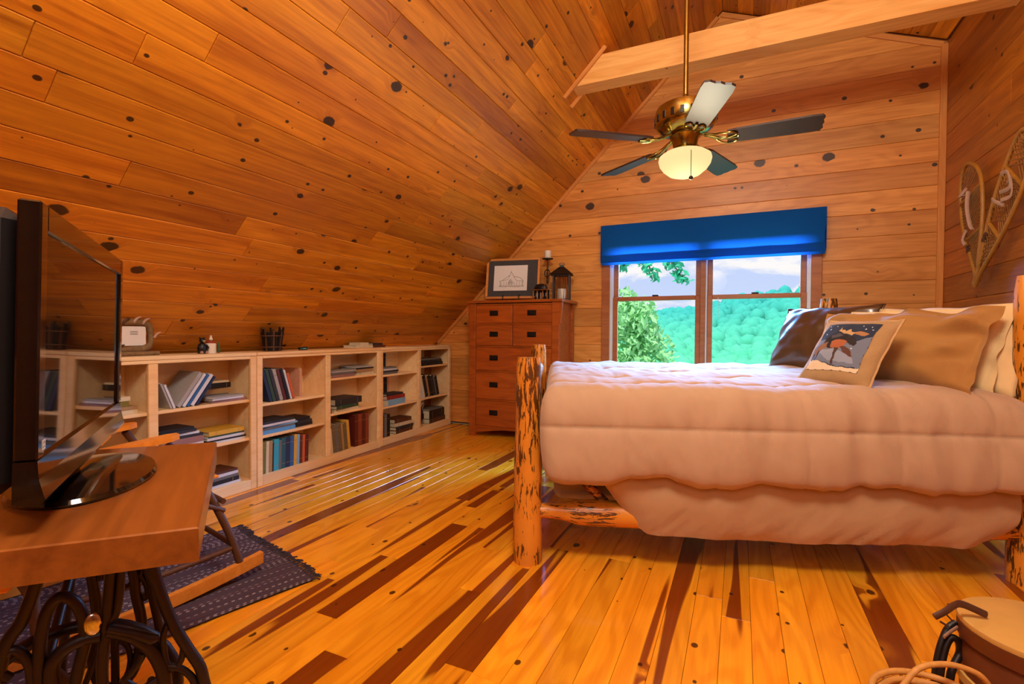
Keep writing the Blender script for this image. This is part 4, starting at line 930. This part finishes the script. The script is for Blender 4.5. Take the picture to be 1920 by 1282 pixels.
# ------------------------------------------------------------------ log bed
from mathutils import noise as mnoise
BO = Vector((-.878, 2.079, 0)); BR_ = R(20.1); BL, BWd = 2.135, 1.55
bed = thing('log_bed', 'peeled log bed frame with thick round posts', 'bed', BO, BR_)
def logpost(name, x, y, z0, z1, ra_, rb_, seed, n=20, m=22):
    vs = []; fs = []
    for j in range(m):
        f_ = j/(m-1); z = z0+(z1-z0)*f_; r = ra_+(rb_-ra_)*f_
        if j == m-1: r *= .90
        if j == 0: r *= .96
        zz_ = z-(0 if j < m-1 else 0)
        for k in range(n):
            a = 2*math.pi*k/n; d = 1+.05*mnoise.noise(Vector((math.cos(a)*1.5+seed, math.sin(a)*1.5, z*5)))+.03*mnoise.noise(Vector((math.cos(a)*4, math.sin(a)*4+seed, z*7)))
            vs.append((x+r*d*math.cos(a), y+r*d*math.sin(a), zz_))
    for j in range(m-1):
        for k in range(n): fs.append((j*n+k, j*n+(k+1) % n, (j+1)*n+(k+1) % n, (j+1)*n+k))
    fs += [tuple(range(n))[::-1], tuple((m-1)*n+k for k in range(n))]
    return MB().add(vs, fs).build(name, LOGZ, bed, 50)
logpost('foot_post', 0, 0, 0, .94, .068, .057, 1); logpost('foot_post', 0, BWd, 0, .965, .064, .056, 5)
logpost('head_post', BL, 0, 0, 1.31, .070, .060, 9); logpost('head_post', BL, BWd, 0, 1.32, .068, .058, 13)
def rail(name, a, b, r, mt, seed):
    a, b = Vector(a), Vector(b); L = (b-a).length; pts = []; rr = []
    for f_ in (0, .05, .09, .16, .3, .5, .7, .84, .91, .95, 1):
        pts.append(a+(b-a)*f_); rr.append(r*(.55 if f_ in (0, 1) else .62 if f_ in (.05, .95) else .93 if f_ in (.09, .91) else 1.0)*(1+.03*math.sin(seed+f_*9)))
    return MB().tube(pts, rr, 14).build(name, mt, bed, 50)
rail('side_rail', (.05, 0, .235), (BL-.05, 0, .215), .058, LOGX, 1); rail('side_rail', (.05, BWd, .235), (BL-.05, BWd, .215), .058, LOGX, 4)
for z, r in ((.24, .055), (.80, .045)): rail('foot_rail', (0, .05, z), (0, BWd-.05, z), r, LOGY, z*9)
for z, r in ((.24, .05), (.62, .045), (1.02, .05)): rail('head_rail', (BL, .05, z), (BL, BWd-.05, z), r, LOGY, z*7)
for i in range(6):
    y = .22+i*.222
    MB().tube([(BL, y, .66), (BL, y, .98)], .022, 10).build('head_spindle', LOGZ, bed, 50)
    MB().tube([(0, y, .29), (0, y, .76)], .022, 10).build('foot_spindle', LOGZ, bed, 50)
MB().tube([(.16, .06, .46), (.36, .02, .27)], .022, 10).build('corner_brace', LOGX, bed, 50)
def weld(o, d=.0006):
    bm = bmesh.new(); bm.from_mesh(o.data); bmesh.ops.remove_doubles(bm, verts=bm.verts[:], dist=d); bmesh.ops.recalc_face_normals(bm, faces=bm.faces[:]); bm.to_mesh(o.data); bm.free(); return o
bm0 = MB().cbox(.12, 2.04, .09, BWd-.09, .255, .47, .03).build('box_spring', M_['mattress']); bm0.location = BO; bm0.rotation_euler = (0, 0, BR_); tag(bm0, 'box spring under the mattress of the log bed', 'box spring')
bm1 = MB().cbox(.12, 2.04, .06, BWd-.06, .471, .735, .06).build('mattress', M_['mattress']); bm1.location = BO; bm1.rotation_euler = (0, 0, BR_); tag(bm1, 'thick mattress under the tan comforter', 'mattress')
# comforter: a quilted sheet draped over mattress and near side
def path_build(pts, step=.02):
    sp = smooth_path(pts, 10); out = [sp[0]]; acc = 0
    for a, b in zip(sp, sp[1:]): out.append(b)
    L = [0]
    for a, b in zip(out, out[1:]): L.append(L[-1]+(b-a).length)
    return out, L
PTH = [(0, -.075, .475), (0, -.105, .442), (0, -.135, .455), (0, -.14, .56), (0, -.125, .68), (0, -.085, .765), (0, .0, .800), (0, .15, .806), (0, .5, .808), (0, .9, .810), (0, 1.3, .815), (0, 1.50, .805), (0, 1.60, .755), (0, 1.645, .66), (0, 1.655, .52), (0, 1.62, .46)]
sp, SLn = path_build(PTH)
def on_path(s):
    s = max(0, min(s, SLn[-1])); i = 0
    lo, hi = 0, len(SLn)-1
    while hi-lo > 1:
        md = (lo+hi)//2
        if SLn[md] <= s: lo = md
        else: hi = md
    f_ = (s-SLn[lo])/max(1e-6, SLn[hi]-SLn[lo]); p = sp[lo].lerp(sp[hi], f_); tg = (sp[hi]-sp[lo]).normalized()
    return p, Vector((0, -tg.z, tg.y))    # outward normal
TOT = SLn[-1]; NX, NS = 220, 300
Q1, Q2 = .31, .36; S0 = .20
def comf(u, v):
    s = TOT*v; x = .085+1.975*u
    p, nr = on_path(s)
    qs = abs(math.sin(math.pi*(s-.275)/Q1)); qx = abs(math.sin(math.pi*(x-.08)/Q2))
    puff = .032*(qs**.30)*(.62+.38*qx**.32)
    w1 = mnoise.noise(Vector((x*5.0, s*3.2, 1.7)))*.012+mnoise.noise(Vector((x*13, s*5.0, 4.2)))*.007+mnoise.noise(Vector((x*26+s*9, s*12, 8.2)))*.0035
    vert = math.exp(-((math.fmod(x+10*Q2-.08+.06*mnoise.noise(Vector((x, s*2, 0))), Q2)/Q2-.5)*7)**2)
    side = max(0, min(1, (.62-s)/.4))
    w1 -= side*.013*vert
    ds = abs(math.fmod(s-.275+10*Q1+Q1/2, Q1)-Q1/2); w1 += .009*mnoise.noise(Vector((x*24, s*4, 6.6)))*math.exp(-ds/.05)
    hem = side*(.022*mnoise.noise(Vector((x*2.6, 0, 9)))+.010*math.sin(x*13+1))*max(0, 1-s/.25)
    end = min(1, (x-.085)/.06, (2.06-x)/.07); end = max(0, end); rnd_ = 1-math.sqrt(max(0, 1-(1-end)**2))
    q_ = p+nr*(puff+w1-.05*rnd_)
    z = q_.z+hem
    # head end sags under the pillows, near corner slumps outward
    if x > 1.7 and s < .8: z -= .05*((x-1.7)/.36)**2*max(0, min(1, (s-.25)/.4)); q_.y -= .05*((x-1.7)/.36)**2*max(0, 1-s/.9)
    y = q_.y
    if u == 0 or u == 1: pass
    x2 = x-.03*math.sin(min(1, s/.55)*math.pi)*(1 if u < .06 else 0)*(1-u/.06 if u < .06 else 0)
    return (x2, y, z)
cf = MB().grid(comf, NX, NS)
b0 = len(cf.v)
cfo = cf.build('comforter', M_['tan'], None, 180); cfo.location = BO; cfo.rotation_euler = (0, 0, BR_)
tag(cfo, 'quilted tan comforter spread over the log bed', 'comforter')
# foot end of the comforter, tucked down behind the foot post
def tuck(u, v):
    y = -.10+1.70*u; z = .78-.36*v
    if y < .02: z = min(z, .47+.32*max(0, min(1, (y+.14)/.16))-.05*v)
    return (.085-.018*math.sin(v*math.pi)-.012*mnoise.noise(Vector((y*6, v*2, 3)))+(.02 if v == 0 else 0), y, z+.01*math.sin(y*17))
tk = MB().grid(tuck, 60, 14).build('foot_tuck', M_['tan'], cfo, 180)
# bed skirt sheet over the rail
def skirt(u, v):
    x = .27+1.75*u; zt = .485
    zb = .160+.006*math.sin(u*11)+.010*mnoise.noise(Vector((x*2, 0, 5)))
    if u < .14: zb += .30*((.14-u)/.14)**1.3
    if u > .90: zb += .10*((u-.90)/.10)**1.5
    z = zt+(zb-zt)*v
    y = -.052-.034*math.sin(math.pi*min(1, v*1.05))**.7-.014*math.sin(x*9+v*1.6)*v-.020*mnoise.noise(Vector((x*8, v*1.8, 2)))*v-.007*mnoise.noise(Vector((x*22+v*6, v*3, 2)))*v
    if v > .97: y += .006
    return (x+.02*v*math.sin(x*3), y-.014, z)
sk_ = MB().grid(skirt, 110, 30).build('bed_sheet', M_['skirt'], None, 180); sk_.location = BO; sk_.rotation_euler = (0, 0, BR_)
tag(sk_, 'plain tan sheet hanging over the near side rail of the bed', 'sheet')
# pillows
def cushion_surf(w, h, T, seed, wr=.01, flange=0.0, pinch=.10, sag=0.0):
    def fn(u, v, side):      # u,v in -1..1
        k = 1+flange
        uu, vv = u*k, v*k
        a, b = min(1, abs(uu)), min(1, abs(vv))
        th = T/2*((1-a**2.6)**.62)*((1-b**2.6)**.62)
        x = uu*w/2*(1-pinch*(1-abs(v)**2)*abs(u)**3*0-pinch*.6*(1-b*b)*a**4)
        z = h/2+vv*h/2*(1-pinch*.6*(1-a*a)*b**4)
        n1 = mnoise.noise(Vector((u*2.2+seed, v*2.2, seed)))*wr+mnoise.noise(Vector((u*5+seed, v*4, seed*2)))*wr*.5
        fold = wr*1.2*math.sin((u*3.5-v*5+seed)*2.2)*math.exp(-((abs(u)-.85)**2)/.05)
        edge = (1-a**4)*(1-b**4)
        y = side*(th+(n1+fold)*edge)+(mnoise.noise(Vector((u*3, v*3, seed+7)))*wr*2.2)*(1-edge)
        z -= sag*(1-v)*.5*abs(u)**3
        return Vector((x, y, max(z, -.06)))
    return fn
def pillow(name, label, mt, bx, by, bz, rz, lean, w, h, T, seed, **kw):
    t = thing(name, label, 'pillow', (0, 0, 0))
    fn = cushion_surf(w, h, T, seed, **kw); N = 44
    mb_ = MB()
    for sd in (-1, 1): mb_.grid(lambda u, v: fn(2*u-1, 2*v-1, sd), N, N)
    o = weld(mb_.build('case', mt, t, 180), .0004)
    Mb = Matrix.Translation(BO) @ Matrix.Rotation(BR_, 4, 'Z')
    t.matrix_world = Mb @ Matrix.Translation((bx, by, bz)) @ Matrix.Rotation(R(rz), 4, 'Z') @ Matrix.Rotation(R(-lean), 4, 'X')
    return t, fn
PZ = .812
t1, f1 = pillow('bed_pillow', 'cream bed pillow standing rearmost against the log headboard', M_['cream'], 1.985, .38, PZ-.02, -80, 14, .80, .42, .16, 2.0, wr=.010, flange=.03)
t2, f2 = pillow('bed_pillow', 'cream pillow directly behind the khaki pillow, its edge showing', M_['cream'], 1.88, .41, PZ-.01, -76, 18, .82, .40, .13, 6.0, wr=.010, flange=.05)
t3, f3 = pillow('pillow_sham', 'khaki pillow with rumpled flange between the picture cushion and cream pillows', M_['sham'], 1.70, .33, PZ-.005, -70, 26, .80, .40, .19, 4.0, wr=.030, flange=.07)
t4, f4 = pillow('leather_cushion', 'dark brown leather cushion at the window side of the bed', M_['leather'], 1.74, 1.02, PZ-.005, -66, 24, .66, .47, .22, 8.0, wr=.012, flange=0.0)
t5, f5 = pillow('picture_cushion', 'small tapestry cushion picturing a moose under a night sky', M_['tapestry'], 1.41, .17, PZ+.0, -68, 34, .37, .375, .11, 3.0, wr=.004, flange=.0)
def edge_cord(t, fn, m, r=.005, k=1.0):
    pts = []
    for i in range(24): pts.append(fn(-1+2*i/24, -1, 0))
    for i in range(24): pts.append(fn(1, -1+2*i/24, 0))
    for i in range(24): pts.append(fn(1-2*i/24, 1, 0))
    for i in range(24): pts.append(fn(-1, 1-2*i/24, 0))
    MB().tube(pts, r, 6, True).build('piping', m, t, 60)
edge_cord(t5, f5, plain('cord', '#c9a06a', .8)); edge_cord(t4, f4, M_['leather'], .005)
# embroidered moose panel
def inpoly(x, y, P):
    c = False; n = len(P)
    for i in range(n):
        (x1, y1), (x2, y2) = P[i], P[i-1]
        if (y1 > y) != (y2 > y) and x < (x2-x1)*(y-y1)/(y2-y1)+x1: c = not c
    return c
def ell(cx, cy, rx, ry, n=16, rot=0):
    return [(cx+rx*math.cos(a)*math.cos(rot)-ry*math.sin(a)*math.sin(rot), cy+rx*math.cos(a)*math.sin(rot)+ry*math.sin(a)*math.cos(rot)) for a in [2*math.pi*i/n for i in range(n)]]
LAY = [('#1d2a42', [(0, 0), (1, 0), (1, .62), (0, .50)]), ('#6e7486', [(0, .40), (.35, .34), (.7, .45), (1, .30), (1, .90), (.6, .92), (.3, .84), (0, .82)]), ('#8e93a4', [(.1, .62), (.4, .58), (.8, .70), (.9, .85), (.4, .82)]),
       ('#e3c8a4', [(0, .80), (.25, .84), (.55, .93), (.9, .93), (1, .90), (1, 1), (0, 1)]),
       ('#1a1416', [(.16, .36), (.24, .27), (.36, .23), (.50, .27), (.60, .33), (.62, .44), (.52, .55), (.36, .58), (.22, .54), (.14, .46)]),
       ('#4a4652', [(.24, .30), (.36, .25), (.48, .29), (.40, .34), (.28, .36)]), ('#a85a32', [(.30, .42), (.46, .38), (.60, .42), (.60, .52), (.48, .58), (.34, .56)]), ('#8a5a38', [(.10, .48), (.24, .44), (.26, .56), (.14, .64), (.08, .74), (.04, .72), (.06, .58)]),
       ('#1a1416', [(.03, .70), (.07, .70), (.07, .84), (.03, .84)]), ('#1a1416', [(.12, .62), (.16, .60), (.13, .82), (.10, .82)]), ('#4a2a18', [(.42, .55), (.50, .55), (.50, .72), (.53, .88), (.48, .88), (.46, .72)]),
       ('#5a3220', [(.52, .54), (.62, .52), (.78, .64), (.82, .72), (.76, .72), (.60, .62)]), ('#241818', [(.56, .34), (.66, .30), (.74, .38), (.80, .46), (.78, .52), (.70, .50), (.62, .44)]), ('#a87448', [(.60, .22), (.80, .20), (.92, .26), (.86, .30), (.70, .28)]),
       ('#c49a68', [(.34, .10), (.38, .18), (.44, .16), (.48, .20), (.54, .15), (.58, .21), (.66, .22), (.62, .29), (.46, .25), (.34, .20)])]
for a, b in ((.06, .06), (.12, .14), (.22, .07), (.72, .07), (.88, .10), (.93, .16), (.80, .14), (.10, .26), (.75, .57)): LAY.append(('#d9dce4', ell(a, b, .012, .012, 8)))
order = []
for c_, _ in LAY:
    if c_ not in order: order.append(c_)
NP = 120; vs = []; fs = []; mi = []
for j in range(NP+1):
    for i in range(NP+1):
        s_, t_ = i/NP, j/NP; p_ = f5(-.74+1.42*s_, .78-1.46*t_, -1); vs.append((p_.x, p_.y-.0018, p_.z))
for j in range(NP):
    for i in range(NP):
        s_, t_ = (i+.5)/NP, (j+.5)/NP; k = 0
        s2 = s_+.006*math.sin(t_*40); t2_ = t_+.006*math.sin(s_*37)
        for c_, P_ in LAY:
            if inpoly(s2, t2_, P_): k = order.index(c_)
        a = j*(NP+1)+i; fs.append((a, a+NP+1, a+NP+2, a+1)); mi.append(k)
pnl = MB().add(vs, fs).build('embroidered_panel', None, t5, 180)
for c_ in order: pnl.data.materials.append(cloth('thread_'+c_[1:], c_, 900, .12, .9, .1))
pnl.data.polygons.foreach_set('material_index', mi)
# ------------------------------------------------------------------ snowshoes on the side wall
def snowshoe(label, tail, toe, hw_, off, seed, straps):
    """tail, toe: (y,z) on the wall"""
    T_, O_ = Vector(tail), Vector(toe); ax = (O_-T_); L = ax.length; ax = ax/L; pr = Vector((ax.y, -ax.x))
    t = thing('snowshoe', label, 'snowshoe', (XR-off, T_.x, T_.y), 0, 'pair of old snowshoes hung on the side wall')
    prof = [(0, .012), (.08, .018), (.2, .045), (.35, .085), (.5, .115), (.65, .130), (.8, .125), (.9, .10), (.97, .055), (1.0, .0)]
    def P3_(f_, lat, out=0.0):
        p_ = ax*(f_*L)+pr*lat; return (-out-.10*max(0, f_-.85), p_.x, p_.y)
    loop = [P3_(f_, w_*hw_) for f_, w_ in prof]+[P3_(f_, -w_*hw_) for f_, w_ in prof[-2::-1]]
    MB().tube(smooth_path(loop, 4, False), .0125, 8).build('frame', M_['bamboo'], t, 60)
    def wid(f_):
        for (a, b), (c, d) in zip(prof, prof[1:]):
            if a <= f_ <= c: return (b+(d-b)*(f_-a)/(c-a))*hw_
        return 0
    for f_ in (.40, .74): MB().tube([P3_(f_, -wid(f_)), P3_(f_, wid(f_))], .011, 8).build('crossbar', M_['bamboo'], t, 60)
    lc = MB()
    for (a, b, n_) in ((.12, .40, 9), (.40, .74, 12), (.74, .96, 7)):
        for i in range(n_):
            f1_ = a+(b-a)*i/n_
            for sg in (-1, 1):
                f2_ = min(b, f1_+.13); lc.tube([P3_(f1_, sg*wid(f1_), .001), P3_((f1_+f2_)/2, 0, .003*sg), P3_(f2_, -sg*wid(f2_), .001)], .0026, 4)
    tag(lc.build('lacing', M_['lace'], t), kind='stuff')
    for pts in straps: MB().tube(smooth_path([P3_(*p) for p in pts]), .011, 6, flat=.35).build('strap', M_['strap'], t, 60)
    MB().tube([P3_(.28+.015*k, wid(.30)*(1 if k % 2 else .9), .002) for k in range(5)], .014, 6).build('binding_wrap', M_['bark'], t, 60)
    return t
snowshoe('ash snowshoe with one pale strap hanging nearest the window wall corner', (4.115, 1.40), (4.29, 2.20), 1.25, .052, 1, [[(.74, -.05, .03), (.60, -.045, .04), (.45, -.055, .035), (.40, -.075, .03)], [(.78, -.03, .03), (.74, .03, .05), (.72, -.03, .045)], [(.46, .05, .02), (.40, .09, .03), (.34, .07, .025)]])
snowshoe('ash snowshoe with bundled pale straps overlapping in front at the right', (4.05, 1.375), (3.42, 2.12), 1.0, .088, 2, [[(.72, -.03, .03), (.78, -.10, .05), (.70, -.14, .04), (.64, -.08, .05)], [(.75, .02, .05), (.80, -.07, .06), (.74, -.12, .05), (.66, -.03, .045)], [(.62, -.10, .04), (.60, -.02, .05), (.58, .05, .04)]])
# ------------------------------------------------------------------ things on the floor at the right
dc = on(1957, 1182, z=.28)
dr = thing('round_box', 'round bentwood box with pale lid on the floor by the bed', 'box', (dc.x, dc.y, 0))
MB().lathe([(.150, 0), (.160, .004), (.164, .235), (.160, .24)], 40).build('body', M_['drum'], dr, 40)
MB().lathe([(.1665, .222), (.170, .224), (.170, .262), (.1665, .264)], 40).build('lid_hoop', M_['drum'], dr, 40)
MB().lathe([(.170, .2642), (.1715, .270), (.170, .278), (.164, .281), (.0, .281)], 40).build('lid', M_['drumtop'], dr, 40)
MB().lathe([(.1652, .10), (.168, .102), (.168, .125), (.1652, .127)], 40).build('band', M_['drumtop'], dr, 40)
il = on(1795, 1150, z=.31)
pts = [on(1752, 1156, z=.30), on(1772, 1146, z=.315), on(1790, 1134, z=.325), on(1806, 1133, z=.318), on(1849, 1152, z=.2935)]
hk = thing('iron_hook', 'bent rusty flat iron hook lying across the round box lid', 'hook', pts[-1])
rel = [p-pts[-1] for p in pts]
MB().tube(smooth_path(rel, 5), .0095, 8, flat=.6).build('bar', M_['rust'], hk, 60)
MB().tube([rel[1]+Vector((.0, 0, -.004)), on(1785, 1163, z=.28)-pts[-1]], .0022, 5).build('wire', M_['rust'], hk)
# skate-like strapped irons standing against the box
tg_ = thing('ice_tongs', 'black iron tongs with curved handles leaning on the round box', 'tongs', on(1765, 1330, z=0.0))
base_ = tg_.location.copy()
def wp(u, v, z): return on(u, v, z=z)-base_
MB().tube(smooth_path([wp(1752, 1330, .006), wp(1752, 1270, .10), wp(1760, 1220, .17), wp(1775, 1180, .225), wp(1792, 1166, .245)]), .008, 8).build('handle', M_['blackm'], tg_, 60)
MB().tube(smooth_path([wp(1764, 1330, .006), wp(1762, 1275, .10), wp(1770, 1222, .17), wp(1782, 1196, .205), wp(1797, 1202, .20), wp(1799, 1225, .165), wp(1783, 1262, .12), wp(1776, 1320, .03)]), .0095, 8).build('loop', M_['iron'], tg_, 60)
MB().tube(smooth_path([wp(1770, 1194, .215), wp(1782, 1184, .225), wp(1796, 1175, .238)]), .006, 8, flat=.5).build('strap', M_['strap'], tg_, 60)
MB().tube([wp(1763, 1165, .25), wp(1778, 1174, .24)], .003, 6).build('pin', M_['rust'], tg_)
# wicker hoop basket, only its rim and handle in view
bc = on(1770, 1345, z=.14)
bs = thing('wicker_basket', 'pale wicker hoop basket at the bottom right corner', 'basket', (bc.x, bc.y, 0))
for i in range(9):
    z = .012+i*.016; r = .085+.045*math.sin(i/8*math.pi*.55)
    MB().tube([((r+.002*math.sin(k*5+i*math.pi))*math.cos(2*math.pi*k/40), (r+.002*math.sin(k*5+i*math.pi))*math.sin(2*math.pi*k/40), z) for k in range(40)], .0085, 6, True).build('weave_row', M_['wicker'], bs, 60)
MB().lathe([(.0, .004), (.085, .004), (.085, .012), (0, .012)], 30).build('bottom', M_['wicker'], bs)
for k in range(16):
    a = 2*math.pi*k/16; MB().tube([(.085*math.cos(a), .085*math.sin(a), .01), (.12*math.cos(a), .12*math.sin(a), .07), (.138*math.cos(a), .138*math.sin(a), .15)], .004, 5).build('stake', M_['wicker'], bs, 60)
MB().tube([(.14*math.cos(2*math.pi*k/40), .14*math.sin(2*math.pi*k/40), .155) for k in range(40)], .008, 8, True).build('rim', M_['wicker'], bs, 60)
hp = [wp(1690, 1290, .16), wp(1715, 1258, .20), wp(1745, 1246, .215), wp(1790, 1247, .215), wp(1835, 1264, .20), wp(1858, 1290, .165)]
hp = [p+base_-bs.location for p in hp]
MB().tube(smooth_path(hp, 5), .007, 8).build('handle', M_['wicker'], bs, 60)
